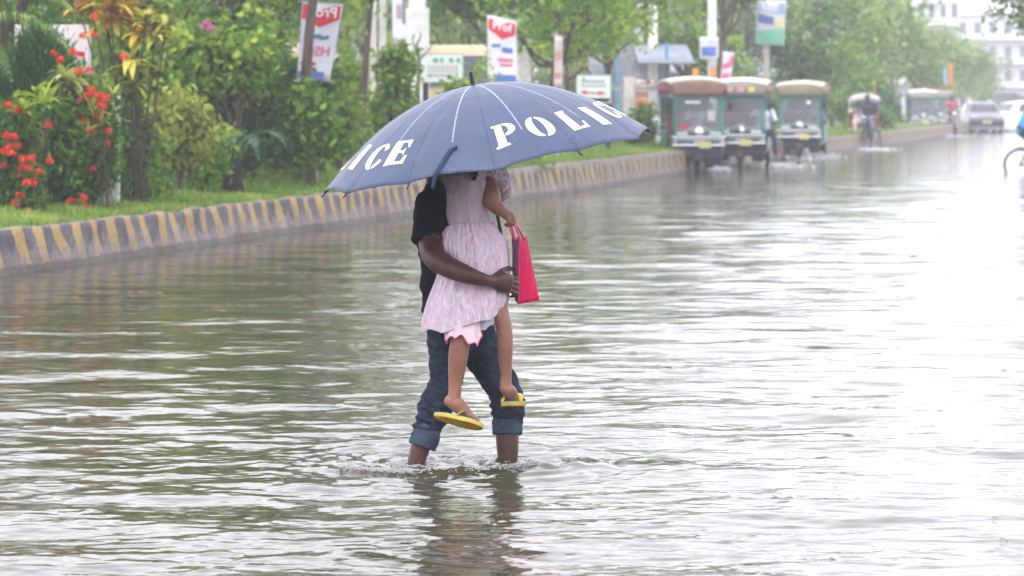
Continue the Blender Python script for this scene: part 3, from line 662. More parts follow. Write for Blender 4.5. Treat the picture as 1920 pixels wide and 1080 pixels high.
TG = 'trees along the verge'
tree('tree', 'tree whose dark trunk crosses the leaning red and white banner', 560, 35.6, .5, 4.6, 1.7, 'mid', seed=61, lean=(.5, 0), group=TG, trunk=.066, K=180, L=.13, W=.07, crown_h=.36)
tree('tree', 'slim sapling with one thin bare trunk left of the upright lime shrub', 672, 41, .5, 4.6, 1.3, 'lime', seed=62, lean=(.4, 0), group=TG, trunk=.05, K=130, L=.12, W=.06, crown_h=.36)
tree('tree', 'tree with twin dark slanting limbs above the large green shrub', 330, 37.5, .5, 4.6, 1.6, 'lime', seed=63, lean=(1.0, 0), group=TG, trunk=.07, K=260, L=.12, W=.06, crown_h=.62, multi=2)
tree('tree', 'lime-leaved tree filling the top left behind the croton', 250, 41, .5, 5.0, 2.0, 'lime', seed=64, group=TG, trunk=.1, K=300, L=.13, W=.07, crown_h=.75)
tree('tree', 'tall dark-leaved tree behind the areca palm', 10, 35, .5, 4.8, 2.0, 'mid', seed=65, group=TG, trunk=.12, K=280, L=.13, W=.07, crown_h=.8)
tree('tree', 'broad pale green tree behind the large green shrubs', 470, 46, .5, 5.2, 2.1, 'lime', seed=66, group=TG, trunk=.1, K=260, L=.14, W=.08, crown_h=.68)
tree('tree', 'forked tree with two dark limbs above the umbrella', 1034, 50, .5, 4.5, 1.9, 'lime', seed=67, group=TG, trunk=.095, K=190, L=.14, W=.08, crown_h=.66, lean=(.15, 0), multi=1)
tree('tree', 'leafy tree between the forked tree and the tall white pole', 1140, 58, .5, 4.4, 1.8, 'lime', seed=68, group=TG, trunk=.07, K=170, L=.15, W=.09, crown_h=.8)
tree('tree', 'thin tree behind the second red and white banner', 925, 56, .5, 4.7, 1.6, 'mid', seed=69, group=TG, trunk=.09, K=200, L=.15, W=.09, crown_h=.5)
tree('tree', 'dark slender tree trunk beside the blue and white notice over the rickshaws', 1358, 76, .5, 5.4, 1.7, 'mid', seed=70, group=TG, trunk=.1, K=150, L=.15, W=.09, crown_h=.45)
tree('tree', 'green tree rising above the red-fronted rickshaw', 1285, 82, .5, 5.2, 1.7, 'lime', seed=71, group=TG, trunk=.1, K=170, L=.2, W=.12, crown_h=.72)
FT = [(1400, 92, 5.7, 1.8, 'pale', 'pale tree behind the tall green poster'), (1502, 96, 5.6, 1.5, 'mid', 'dark green tree right of the tall green poster'),
      (1560, 100, 5.7, 1.9, 'lime', 'lime green tree above the cycle rickshaw'), (1618, 106, 5.7, 2.0, 'pale', 'tree above the cycle rickshaw, right of the lime one'),
      (1672, 126, 5.6, 2.0, 'lime', 'hazy lime tree above the far pair of rickshaws'), (1716, 136, 5.0, 2.0, 'pale', 'hazy tree leaning over the far pair of rickshaws'),
      (1764, 146, 4.3, 2.1, 'pale', 'pale hazy tree left of the grey car'), (1806, 165, 4.1, 2.2, 'pale', 'faint hazy tree above the grey car, last but one of the row'), (1842, 190, 3.8, 2.3, 'pale', 'faintest tree at the far end of the row')]
for i, (px, Y, h, rc, k, lb) in enumerate(FT):
    tree('tree', lb, px, Y, .45, h, rc, k, seed=80 + i, group='hazy trees along the far verge', trunk=.08, K=135, m=22, L=.24, W=.15, crown_h=.82, sig=.24)
tree('tree', 'dark tree overhanging the road from the top right corner', 2010, 66, .1, 6.4, 1.9, 'mid', seed=95, trunk=.14, K=190, L=.16, W=.09, crown_h=.6)
for i, (px, Y, h, rc, k, lb) in enumerate([(640, 66, 5.6, 2.3, 'pale', 'pale background tree behind the leaning red and white banner'), (880, 70, 5.8, 2.4, 'pale', 'pale background tree above the signboard with the black arrow'),
      (760, 78, 6.2, 2.5, 'lime', 'darker background tree behind the wide white pillar'), (1090, 84, 6, 2.4, 'pale', 'pale background tree behind the forked tree'), (380, 64, 5.4, 2.4, 'mid', 'background tree behind the twin slanting limbs'),
      (520, 72, 5.8, 2.6, 'pale', 'pale background tree left of the leaning banner'), (130, 60, 5.4, 2.6, 'mid', 'background tree behind the white board with red strokes')]):
    tree('tree', lb, px, Y, .1, h, rc, k, seed=110 + i, group='background trees across the far lane', trunk=.08, K=150, m=22, L=.22, W=.14, crown_h=.86, sig=.26)
def baretree():
    base = V((xat(784, 42.5), 42.5, .52)); t = thing('bare_tree', 'small leafless forked tree in front of the signboard', 'tree', base); mb = MB()
    q = lambda a, b: at(a, b, 42.5) - base
    mb.tube([(0, 0, -.1), q(784, 170), q(786, 112)], [.035, .028, .022], 7, sub=3)
    for p in ([(786, 112), (778, 90), (773, 72)], [(786, 112), (800, 98), (809, 86)], [(778, 90), (788, 70), (788, 60)], [(786, 112), (782, 104), (778, 100)]):
        mb.tube([q(*c) for c in p], [.02, .014, .006], 6, sub=3)
    obj('trunk', mb, BARKP, t)
baretree()
def baretree2():
    base = V((xat(1066, 53), 53, .52)); t = thing('bare_tree', 'dark bare branch bending right behind the umbrella top beside the forked tree', 'tree', base); mb = MB()
    q = lambda a, b: at(a, b, 53) - base
    mb.tube([(0, 0, -.1), q(1063, 160), q(1062, 120)], [.06, .05, .03], 7, sub=3)
    mb.tube([q(1063, 152), q(1085, 136), q(1102, 120), q(1095, 104), q(1118, 108)], [.035, .03, .024, .018, .01], 7, sub=3)
    mb.tube([q(1102, 120), q(1098, 95), q(1097, 82)], [.02, .014, .008], 6, sub=3)
    obj('trunk', mb, BARK, t)
baretree2()
# bushes and small plants farther along the verge
for i, (px, Y, wd, h, k, lb) in enumerate([(1195, 60, 1.0, 1.0, 'lime', 'small lime bush left of the red-fronted rickshaw'), (1445, 80, .9, 1.5, 'lime', 'lime bush between the cream rickshaw pair and the third rickshaw'),
      (1585, 92, 1.5, 1.6, 'lime', 'lime bush just left of the cycle rickshaw'), (1668, 124, 1.3, 1.7, 'mid', 'dark green bush between the cycle rickshaw and the far rickshaws'),
      (1655, 100, 1.0, .7, 'lime', 'low lime bush right of the cycle rickshaw'), (1630, 104, 1.6, 2.0, 'mid', 'green bush right behind the cycle rickshaw hood')]):
    bush('shrub', lb, px, Y, .45, wd, h, k, K=80, m=20, L=.13, W=.08, seed=140 + i, group='shrubs on the verge')

bush('shrub', 'leafy green bush filling the space beneath the crotons beside the white post', 240, 30.6, .46, .85, 1.35, 'mid', K=120, m=24, L=.1, W=.055, seed=151, group=GS)
bush('shrub', 'dense green bush behind the variegated yellow-green shrub', 350, 38, .5, 1.6, 1.7, 'mid', K=170, m=24, L=.1, W=.055, seed=153, group=GS)
bush('shrub', 'green bush with loose leaves at the foot of the leaning banner', 585, 34.9, .5, 1.0, 1.3, 'mid', K=110, m=18, L=.12, W=.07, seed=154, group=GS)
bush('shrub', 'dark green bush behind the cycad', 470, 36, .5, 1.5, 1.1, 'dark', K=120, m=24, L=.1, W=.055, seed=155, group=GS)

bush('shrub', 'lime-leaved shrub spilling over the top of the large green shrub', 445, 34.6, .5, 1.7, 2.15, 'lime', K=130, m=18, L=.13, W=.08, seed=156, group=GS, skirt=.55)
bush('shrub', 'pale lime bush low between the cycad and the variegated shrub', 385, 33, .48, .7, .95, 'lime', K=70, m=18, L=.1, W=.06, seed=157, group=GS)
# ------------------------------------------------------------------ posts, banners, boards, shops, buildings
WHITE = mat('white_paint', (.72, .72, .72), .6, var=.15, scale=6)
CONC = mat('concrete_pole', (.5, .49, .47), .85, var=.25, scale=4, bump=.3, bscale=40)
STEEL = mat('grey_steel', (.35, .36, .38), .4, metal=.6)
DARKM = mat('dark_metal', (.03, .03, .035), .5)
def pole(label, px, Y, z0, ztop, w0, w1, m=None, name='utility_pole', step=None):
    t = thing(name, label, 'pole', (xat(px, Y), Y, z0)); mb = MB(); h = ztop - z0
    mb.rings([[V((x * s, y * s, z)) for x, y in ((-1, -.8), (-.8, -1), (.8, -1), (1, -.8), (1, .8), (.8, 1), (-.8, 1), (-1, .8))] for s, z in ((w0 / 2, -.3), (w0 / 2, h * .25), ((w0 * .6 + w1 * .4) / 2, h * .6), (w1 / 2, h))])
    if step: mb.box((0, 0, step / 2), (w0 * 1.35, w0 * 1.1, step))
    obj('shaft', mb, m or CONC, t, smooth=False)
    am = MB(); am.box((0, 0, h - .25), (1.2, .07, .09)); obj('crossarm', am, STEEL, t, smooth=False)
    for s in (-.5, 0, .5): obj('insulator', MB().lathe([(.02, 0), (.045, .03), (.03, .06), (.045, .09), (.02, .13)], c=(s, 0, h - .2), n=10), mat('porcelain', (.5, .42, .35), .3), t)
    return t
pole('wide white concrete pole behind the bare forked tree', 783, 50, .5, 8.2, .3, .24, mat('pole_white', (.68, .68, .69), .8, var=.15, scale=3), step=2.6)
pole('concrete pole between the second banner and the forked tree', 983, 60, .5, 8.5, .3, .22)
pole('slim white pole just right of the leafy tree, beside the blue-posted kiosk', 1224, 68, .5, 8.6, .22, .17, WHITE)
pole('short square concrete post at the right side of the blue-posted kiosk', 1180, 62, .45, 2.0, .26, .24)
pole('white street pole standing behind the red-fronted rickshaw', 1335, 74, .45, 8.0, .22, .18, WHITE)
pole('thin post left of the wide white pole with a hanging cloth', 718, 56, .5, 7.5, .14, .1)
def concrete_post():
    Y = 29.3; b = V((xat(214, Y), Y, .44)); t = thing('concrete_post', 'weathered white concrete post with a sloping foot beside the red-flowering bushes', 'post', b)
    mb = MB(); p = lambda a, c: at(a, c, Y) - b
    mb.prism([p(205, 400), p(222, 400), p(223, 175), p(208, 175)], (0, .12, 0)); obj('shaft', mb, mat('post_white', (.55, .54, .53), .85, var=.25, scale=8, bump=.3), t, smooth=False)
    m2 = MB(); m2.prism([p(172, 400), p(204.6, 400), p(204.8, 310), p(196, 330)], (0, .1, 0)); obj('foot', m2, MATS['post_white'], t, smooth=False)
concrete_post()
def fbox(mb, px0, py0, px1, py1, Y, th, base):   # upright slab given by its picture extent at depth Y
    a = at(px0, py1, Y) - base; b = at(px1, py0, Y) - base
    mb.box(((a.x + b.x) / 2, th / 2, (a.z + b.z) / 2), (b.x - a.x, th, b.z - a.z)); return mb
def board_left():
    Y = 31; b = V((xat(105, Y), Y, .46)); t = thing('notice_board', 'white board with rough red painted strokes behind the dark conifer', 'sign', b)
    obj('panel', fbox(MB(), 28, 46, 166, 138, Y, .03, b), mat('board_pink_white', (.68, .62, .64), .6, var=.12, scale=5), t, smooth=False)
    obj('post', MB().box(at(164, 250, Y) - b + V((0, .06, 0)), (.05, .05, 2.2)), WHITE, t, smooth=False)
    obj('post', MB().box(at(40, 250, Y) - b + V((0, .06, 0)), (.05, .05, 2.2)), WHITE, t, smooth=False)
    mb = MB(); P = lambda a, c: at(a, c, Y) - b + V((0, -.004, 0))
    def stroke(x0, y0, x1, y1, w):
        p, q = P(x0, y0), P(x1, y1); d = (q - p).normalized(); n = V((-d.z, 0, d.x)) * w / 2; mb.add([p - n, q - n, q + n, p + n], [(0, 1, 2, 3)])
    stroke(84, 72, 82, 96, .022); stroke(84, 71, 108, 73, .028); stroke(97, 90, 130, 97, .022); stroke(96, 88, 106, 92, .05); stroke(128, 98, 160, 101, .022); stroke(148, 101, 158, 101, .05); stroke(95, 104, 102, 100, .05); stroke(109, 103, 113, 109, .03)
    obj('lettering', mb, mat('sign_red', (.6, .03, .05), .6), t, smooth=False)
board_left()
def banner(name, label, Y, quad, mirror, base_px, stripes, words, mcloth, post=True, cat='banner'):
    """hanging printed banner; quad = picture corners tl, tr, br, bl"""
    tl, tr, br, bl = [at(a, c, Y) for a, c in quad]; b = V((xat(base_px, Y), Y, .5)); t = thing(name, label, cat, b)
    tl, tr, br, bl = [q - b for q in (tl, tr, br, bl)]
    fr = V((0, -.006, 0))
    Q = lambda u, v_, o=0: (tl.lerp(tr, u)).lerp(bl.lerp(br, u), v_) + fr * o + V((0, -.02 * math.sin(v_ * 5 + u * 3), 0))
    def patch(us, vs, o, mt, nm):
        mb = MB(); n = 8
        rows = [[Q(us[0] + (us[1] - us[0]) * i / n, (vs[0] + (vs[1] - vs[0]) * j / n), o) for i in range(n + 1)] for j in range(n + 1)]
        mb.rings(rows, cap=False, closed=False); ob = obj(nm, mb, mt, t); s = ob.modifiers.new('t', 'SOLIDIFY'); s.thickness = .006 if o == 0 else .001; return ob
    patch((0, 1), (0, 1), 0, mcloth, 'cloth')
    for (poly, mt) in stripes:
        mb = MB(); mb.add([Q(u, v_, 1.6) for u, v_ in poly], [tuple(range(len(poly)))]); obj('printed_panel', mb, mt, t, smooth=False)
    for (s, cu, cv, size, mt) in words:
        c = Q(cu, cv, 2.4); ux = (Q(min(cu + .2, 1), cv) - Q(cu, cv)).normalized(); uz = (Q(cu, cv - .1) - Q(cu, cv)).normalized(); ux.y = uz.y = 0
        obj('lettering', textmb(s, size, c, -ux if mirror else ux, uz, bold=.003), mt, t, smooth=False)
    if post:
        pm = MB()
        pm.tube([tl + V((-.06, .01, .01)), tr + V((.06, .01, .01))], .012, 6); pm.tube([bl + V((-.04, .01, -.01)), br + V((.04, .01, -.01))], .01, 6); pm.tube([tl.lerp(tr, .3) + V((0, .05, .1)), V((tl.lerp(tr, .3).x * .7, .06, -.3))], .02, 6)
        obj('pole', pm, STEEL, t)
    return t
RD = mat('print_red', (.62, .03, .06), .6); BL = mat('print_blue', (.08, .16, .45), .6); CW = mat('cloth_white', (.66, .66, .74), .7, var=.06, scale=3)
LR = mat('print_pink', (.68, .12, .25), .6); LW = mat('print_white', (.8, .8, .8), .6); TE = mat('print_teal', (.06, .2, .28), .6)
banner('banner', 'leaning white banner with a red top panel, its writing seen in reverse', 36.5, [(567, 4), (643, 9), (618, 153), (556, 150)], True, 600,
       [([(.02, .02), (.97, .02), (.97, .2), (.5, .31), (.02, .2)], RD), ([(.02, .88), (.8, .88), (.8, .98), (.02, .98)], BL), ([(.3, .42), (.5, .39), (.62, .42), (.78, .4), (.78, .455), (.55, .47), (.45, .45), (.3, .47)], TE), ([(.3 + .24 * math.cos(a * PI / 8), .78 + .035 * math.sin(a * PI / 8)) for a in range(16)], RD)],
       [('Prof', .58, .115, .19, LW), ('HSC', .52, .62, .17, LR)], CW)
banner('banner', 'upright white banner with a red pointed top panel above the umbrella', 48, [(914, 29), (968, 41), (970, 156), (914, 154)], False, 941,
       [([(.04, .03), (.96, .03), (.96, .22), (.5, .32), (.04, .2)], RD), ([(.25, .87), (.95, .87), (.95, .98), (.25, .98)], BL), ([(.15, .42), (.45, .4), (.45, .44), (.15, .46)], BL), ([(.5, .44), (.86, .44), (.86, .52), (.5, .52)], BL), ([(.35, .62), (.88, .61), (.88, .655), (.35, .665)], LR), ([(.42, .7), (.85, .69), (.85, .73), (.42, .74)], LR)],
       [('Prof', .5, .13, .19, LW)], CW)
banner('banner', 'pink and white banner hanging beside the dark slender trunk', 73, [(1356, 98), (1377, 100), (1368, 160), (1350, 160)], False, 1362,
       [([(.05, .05), (.95, .05), (.95, .4), (.05, .5)], LR), ([(.1, .65), (.9, .6), (.9, .75), (.1, .8)], LR)], [], CW)
banner('banner', 'narrow white and pink banner against the forked tree trunk', 49, [(1040, 66), (1056, 70), (1054, 165), (1038, 165)], False, 1047,
       [([(.1, .3), (.9, .28), (.9, .42), (.1, .44)], mat('print_salmon', (.6, .3, .3), .6)), ([(.1, .7), (.9, .7), (.9, .8), (.1, .8)], MATS['print_salmon'])], [], mat('cloth_cream', (.62, .54, .52), .7))
banner('banner', 'faded cloth banner with grey and pink print hanging by the thin post', 55, [(735, -40), (762, -40), (760, 82), (736, 80)], False, 748,
       [([(.3, .4), (.7, .4), (.7, .62), (.3, .62)], mat('print_mauve', (.4, .28, .35), .7)), ([(.75, .1), (.98, .1), (.98, .7), (.75, .7)], mat('print_slate', (.15, .18, .26), .7))], [], CW)
banner('poster', 'tall green, white and blue poster high on a pole behind the third rickshaw', 78, [(1420, 0), (1474, 2), (1470, 86), (1416, 82)], False, 1441,
       [([(.03, .05), (.97, .05), (.97, .3), (.03, .25)], mat('print_sky', (.3, .45, .62), .6)), ([(.05, .3), (.6, .38), (.6, .55), (.05, .5)], BL), ([(.02, .68), (.98, .62), (.98, .98), (.02, .98)], mat('print_green', (.2, .5, .35), .6)), ([(.6, .4), (.95, .4), (.95, .6), (.6, .6)], mat('print_lemon', (.65, .62, .35), .6))], [], CW, post=False, cat='poster')
pole('pole carrying the tall green poster', 1437, 78.3, .45, 4.3, .16, .14, mat('pole_cream', (.55, .5, .42), .8), name='sign_pole')
banner('notice', 'blue and white notice hanging on the white street pole', 73.6, [(1312, 70), (1348, 70), (1346, 112), (1312, 110)], False, 1330,
       [([(.1, .45), (.9, .4), (.9, .85), (.1, .88)], BL), ([(.1, .1), (.6, .1), (.6, .25), (.1, .25)], MATS['print_sky'])], [], CW, post=False, cat='sign')
for i, (x, lb) in enumerate([(1304, 'small orange tag below the blue and white notice, left one'), (1337, 'small orange tag below the blue and white notice, right one')]):
    b = V((xat(x, 73.4), 73.4, at(x, 146, 73.4).z)); t = thing('notice', lb, 'sign', b, 0, 'orange tags by the rickshaws')
    obj('panel', MB().box((0, 0, .13), (.16, .02, .24)), mat('tag_orange', (.7, .24, .06), .6), t, smooth=False); obj('printed_panel', MB().box((0, -.013, .14), (.1, .004, .05)), mat('print_yellow', (.7, .5, .1), .6), t, smooth=False)
def arrow_board(label, Y, x0, y0, x1, y1, kind):
    b = V((xat((x0 + x1) / 2, Y), Y, .5)); t = thing('signboard', label, 'sign', b)
    obj('panel', fbox(MB(), x0, y0, x1, y1, Y, .04, b), mat('board_mint', (.62, .68, .66), .5, var=.05, scale=4), t, smooth=False)
    fm = MB()
    for e in ((x0 - 1, y0 - 2, x1 + 1, y0 - .1), (x0 - 1, y1 + .1, x1 + 1, y1 + 2), (x0 - 2, y0 - 2.5, x0 - .1, y1 + 2.5), (x1 + .1, y0 - 2.5, x1 + 2, y1 + 2.5)): fbox(fm, *e, Y - .01, .06, b)
    obj('frame', fm, mat('frame_green', (.25, .38, .33), .5), t, smooth=False)
    for x in (x0 + 8, x1 - 4):
        a = at(x, y1 + 2, Y) - b; obj('leg', MB().box((a.x, .03, (a.z - .3) / 2), (.09, .06, a.z + .3)), DARKM, t, smooth=False)
    mb = MB(); P = lambda a, c: at(a, c, Y) - b + V((0, -.016, 0)); h = y1 - y0; wd = x1 - x0
    def bar(xa, ya, xb, yb, m=mb): m.add([P(xa, yb), P(xb, yb), P(xb, ya), P(xa, ya)], [(0, 1, 2, 3)])
    if kind == 'black':
        for i, (a, c) in enumerate([(22, 9), (35, 6), (52, 8), (66, 7)]): bar(x0 + a, y0 + 7, x0 + a + c, y0 + 14)
        m2 = MB()
        for r in range(3):
            for q in range(7): bar(x0 + 12 + q * 8.5, y0 + 20 + r * 5, x0 + 18 + q * 8.5, y0 + 22.5 + r * 5, m2)
        obj('lettering', m2, mat('print_greyred', (.45, .4, .42), .6), t, smooth=False)
        m3 = MB(); bar(x0 + 14, y1 - 12.2, x1 - 22, y1 - 10.8, m3); m3.add([P(x0 + 10, y1 - 11.5), P(x0 + 17, y1 - 13.6), P(x0 + 17, y1 - 9.4)], [(0, 1, 2)]); m3.add([P(x1 - 18, y1 - 11.5), P(x1 - 25, y1 - 13), P(x1 - 25, y1 - 10)], [(0, 1, 2)])
        obj('arrow', m3, DARKM, t, smooth=False)
        obj('lettering', mb, mat('print_greenish', (.15, .32, .25), .6), t, smooth=False)
    else:
        for q in range(5): bar(x0 + 8 + q * 9, y0 + 8, x0 + 15 + q * 9, y0 + 12)
        for q in range(6): bar(x0 + 8 + q * 8, y0 + 17, x0 + 14 + q * 8, y0 + 19.5)
        obj('lettering', mb, mat('print_grey', (.3, .32, .35), .6), t, smooth=False)
        m3 = MB(); yc = y0 + 31; m3.add([P(x0 + 5, yc - 1), P(x0 + 18, yc - 4), P(x0 + 18, yc - .8), P(x1 - 22, yc), P(x1 - 22, yc - 2.6), P(x1 - 8, yc + 1), P(x1 - 22, yc + 4.5), P(x1 - 22, yc + 2), P(x0 + 18, yc + 1.4), P(x0 + 18, yc + 4)][::-1], [tuple(range(10))])
        obj('arrow', m3, RD, t, smooth=False)
        m4 = MB(); fbox(m4, x0 + 20, y1 - 8, x1 - 1, y1 - 1, Y - .006, .006, b); obj('printed_panel', m4, mat('print_lilac', (.35, .32, .5), .6), t, smooth=False)
arrow_board('pale signboard on two legs with a long thin black arrow', 46, 790, 102, 867, 153, 'black')
arrow_board('white notice with a thick red double arrow behind the umbrella right side', 56, 1082, 142, 1144, 192, 'red')

def kiosk():
    Y = 66; b = V((xat(1170, Y), Y, .0)); t = thing('kiosk', 'roadside kiosk with blue posts and shelves of orange goods left of the rickshaws', 'kiosk', b)
    X = lambda px: xat(px, Y) - b.x; Z = lambda py: at(960, py, Y).z
    for px in (1133, 1158, 1250): obj('post', MB().box((X(px), 0, Z(80) / 2), (.07, .07, Z(80))), mat('post_blue', (.07, .25, .38), .5), t, smooth=False)
    obj('post', MB().box((X(1150), 2.4, 1.4), (.07, .07, 2.8)), MATS['post_blue'], t, smooth=False)
    obj('wall', MB().box((.2, 2.6, 1.4), (2.0, .08, 2.8)), mat('kiosk_wall', (.3, .31, .36), .8, var=.2, scale=3), t, smooth=False)
    aw = MB(); n = 40; x0, x1 = X(1195), X(1300)
    rows = [[V((x0 + (x1 - x0) * i / n, y, z + .02 * math.sin(i * 2.2))) for i in range(n + 1)] for y, z in ((-.6, Z(118)), (2.6, Z(80)))]
    aw.rings(rows, cap=False, closed=False); ob = obj('roof', aw, mat('corrugated', (.22, .25, .3), .6, var=.2, scale=4), t); s = ob.modifiers.new('t', 'SOLIDIFY'); s.thickness = .02
    for z in (153, 196):
        obj('shelf', MB().box((X(1198), .1, Z(z)), (.75, .4, .05)), mat('shelf_red', (.45, .06, .05), .6), t, smooth=False)
    g = MB(); rr = random.Random(3)
    for z in (190, 205, 175):
        for i in range(7): g.ball((X(1184 + i * 4.5), rr.uniform(-.12, .1), Z(z) + .02), .06, 8, 6)
    obj('goods', g, mat('goods_orange', (.65, .25, .06), .5), t)
    obj('counter', MB().bbox((X(1230), -.1, .55), (.5, .6, 1.1)), mat('counter_blue', (.42, .55, .65), .6), t)
    obj('counter', MB().bbox((X(1210), -.3, .45), (.35, .5, .9)), WHITE, t)
kiosk()

def building(label, px0, px1, Y, h, mw, mr, floors, bays, seed, group='pale buildings behind the trees', depth=8):
    x0, x1 = xat(px0, Y), xat(px1, Y); wd = x1 - x0; t = thing('building', label, 'building', ((x0 + x1) / 2, Y, 0), 0, group); rr = random.Random(seed)
    obj('wall', MB().box((0, depth / 2, h / 2), (wd, depth, h)), mw, t, smooth=False)
    obj('roof', MB().box((0, depth / 2, h + .12), (wd + .4, depth + .4, .24)), mr, t, smooth=False)
    fh = h / floors
    for f in range(floors):
        sl = MB().box((0, -.35, f * fh + .0 + fh), (wd + .1, .7, .1)); obj('balcony', sl, mr, t, smooth=False) if f < floors - 1 else None
        for k in range(bays):
            x = -wd / 2 + wd * (k + .5) / bays; ww = wd / bays * .5; hh = fh * .5; zc = f * fh + fh * .52
            if f == 0: hh = fh * .7; zc = fh * .38; ww = wd / bays * .75
            fr = obj('window', MB().box((x, -.03, zc), (ww, .06, hh)), mat('window_frame', (.5, .5, .5), .6), t, smooth=False)
            obj('pane', MB().box((x, -.065, zc), (ww * .86, .02, hh * .88)), mat('window_glass', (.06, .08, .1), .12), fr, smooth=False)
WA = mat('wall_white', (.6, .6, .62), .8, var=.1, scale=.6); WB = mat('wall_blue', (.36, .45, .52), .8, var=.12, scale=.6); WC = mat('wall_cream', (.55, .5, .42), .8, var=.12, scale=.6); RG = mat('roof_grey', (.4, .41, .43), .8)
building('pale blue two-storey building behind the background trees at upper left', -150, 420, 84, 7, WB, RG, 2, 7, 1)
building('white three-storey building behind the leaning banner', 440, 730, 90, 7.4, WA, RG, 3, 4, 2)
building('cream building behind the signboard with the black arrow', 750, 1000, 86, 7, WC, RG, 2, 4, 3)
building('white building with grey slabs behind the blue-posted kiosk', 1010, 1330, 92, 7.2, WA, RG, 3, 5, 4)
building('bluish building behind the tall green poster', 1350, 1520, 118, 7.5, WB, RG, 3, 4, 5)
building('pale shop row behind the cycle rickshaw', 1535, 1640, 130, 8, WA, RG, 2, 4, 6)
building('faint white tower block fading in the haze at the far right', 1790, 1990, 330, 11, WA, RG, 4, 7, 7, depth=16)
building('faint low grey block beyond the far end of the tree row', 1630, 1800, 260, 10.8, WA, RG, 4, 8, 8, depth=14)
def wall_low():
    Y = 80; b = V((xat(900, Y), Y, 0)); t = thing('boundary_wall', 'long low pale wall across the far lane', 'wall', b)
    obj('masonry', MB().box((-7, .1, .65), (24, .2, 1.3)), mat('wall_lowmat', (.5, .46, .44), .85, var=.2, scale=2), t, smooth=False)
    obj('coping', MB().box((-7, .1, 1.34), (24.2, .3, .08)), CONC, t, smooth=False)
wall_low()
# far lane verge pavement
mb = MB().box((0, 0, 0), (18, 5, .3)); o = obj('pavement', mb, mat('pave', (.3, .29, .28), .9, var=.2, scale=2), None, smooth=False); o.location = (-14.5, 69.5, .0); tag(o, 'pale pavement along the far lane', kind='structure')

pole('thin grey pole left of the wide white pole, rising behind the lime shrub', 700, 62, .5, 7.2, .14, .11)
pole('slender pole above the white notice with the red double arrow', 1112, 70, .5, 6.5, .16, .12, WHITE)
pole('slender pole between the leafy tree and the slim white pole', 1200, 74, .5, 6.8, .16, .12)
banner('poster', 'small blue poster between the leafy tree and the slim white pole', 70, [(1150, 92), (1166, 92), (1166, 122), (1150, 122)], False, 1158, [([(.1, .5), (.9, .5), (.9, .9), (.1, .9)], BL)], [], CW, post=False, cat='poster')
banner('notice', 'small red-topped notice hanging low beside the short square post', 63, [(1192, 150), (1212, 150), (1212, 172), (1192, 172)], False, 1200, [([(.05, .05), (.95, .05), (.95, .3), (.05, .3)], RD)], [], MATS['cloth_cream'], post=False, cat='sign')
# ------------------------------------------------------------------ umbrella
D = 12.0
def F(px, py, dy=0.0): return at(px, py, D + dy)
UA = F(887, 160, -.135); UH = F(967.5, 588, -.107); UD = (UH - UA).normalized()
U1 = (V((1, 0, 0)) - UD * UD.x).normalized(); U2 = (V((0, -1, 0)) + UD * UD.y); U2 = (U2 - U1 * U2.dot(U1)).normalized()
def ucanopy(th, rho, off=0.0, wr=True):
    """th: angle round the pole from the side facing the camera; rho: 0 apex .. 1 rim"""
    ph = (th - math.radians(3)) / (PI / 6); fr = ph - math.floor(ph); s = math.sin(PI * fr)
    q = rho * (1 - .03 * rho * s ** 1.2 * (1 - .5 * rho ** 8)) * (1 - .006 * rho ** 6 * s)
    q *= 1 + .006 * rho * math.exp(-((fr - .5) / .03) ** 2)
    d = UD * (.322 * q ** 2.06 + (.006 * math.sin(th * 7 + 1) * rho ** 4 if wr else 0))
    r = (U1 * math.sin(th) + U2 * math.cos(th))
    n = (-UD * 1.0 + r * .85 * rho).normalized()
    w_ = .0025 * math.sin(th * 31 + rho * 9) * rho * math.exp(-((fr - .1) / .1) ** 2) + .003 * math.sin(rho * 26 + th * 5) * rho ** 3 * (1 - s) if wr else 0
    return UA + d + r * (.686 * q) + n * (off + w_)
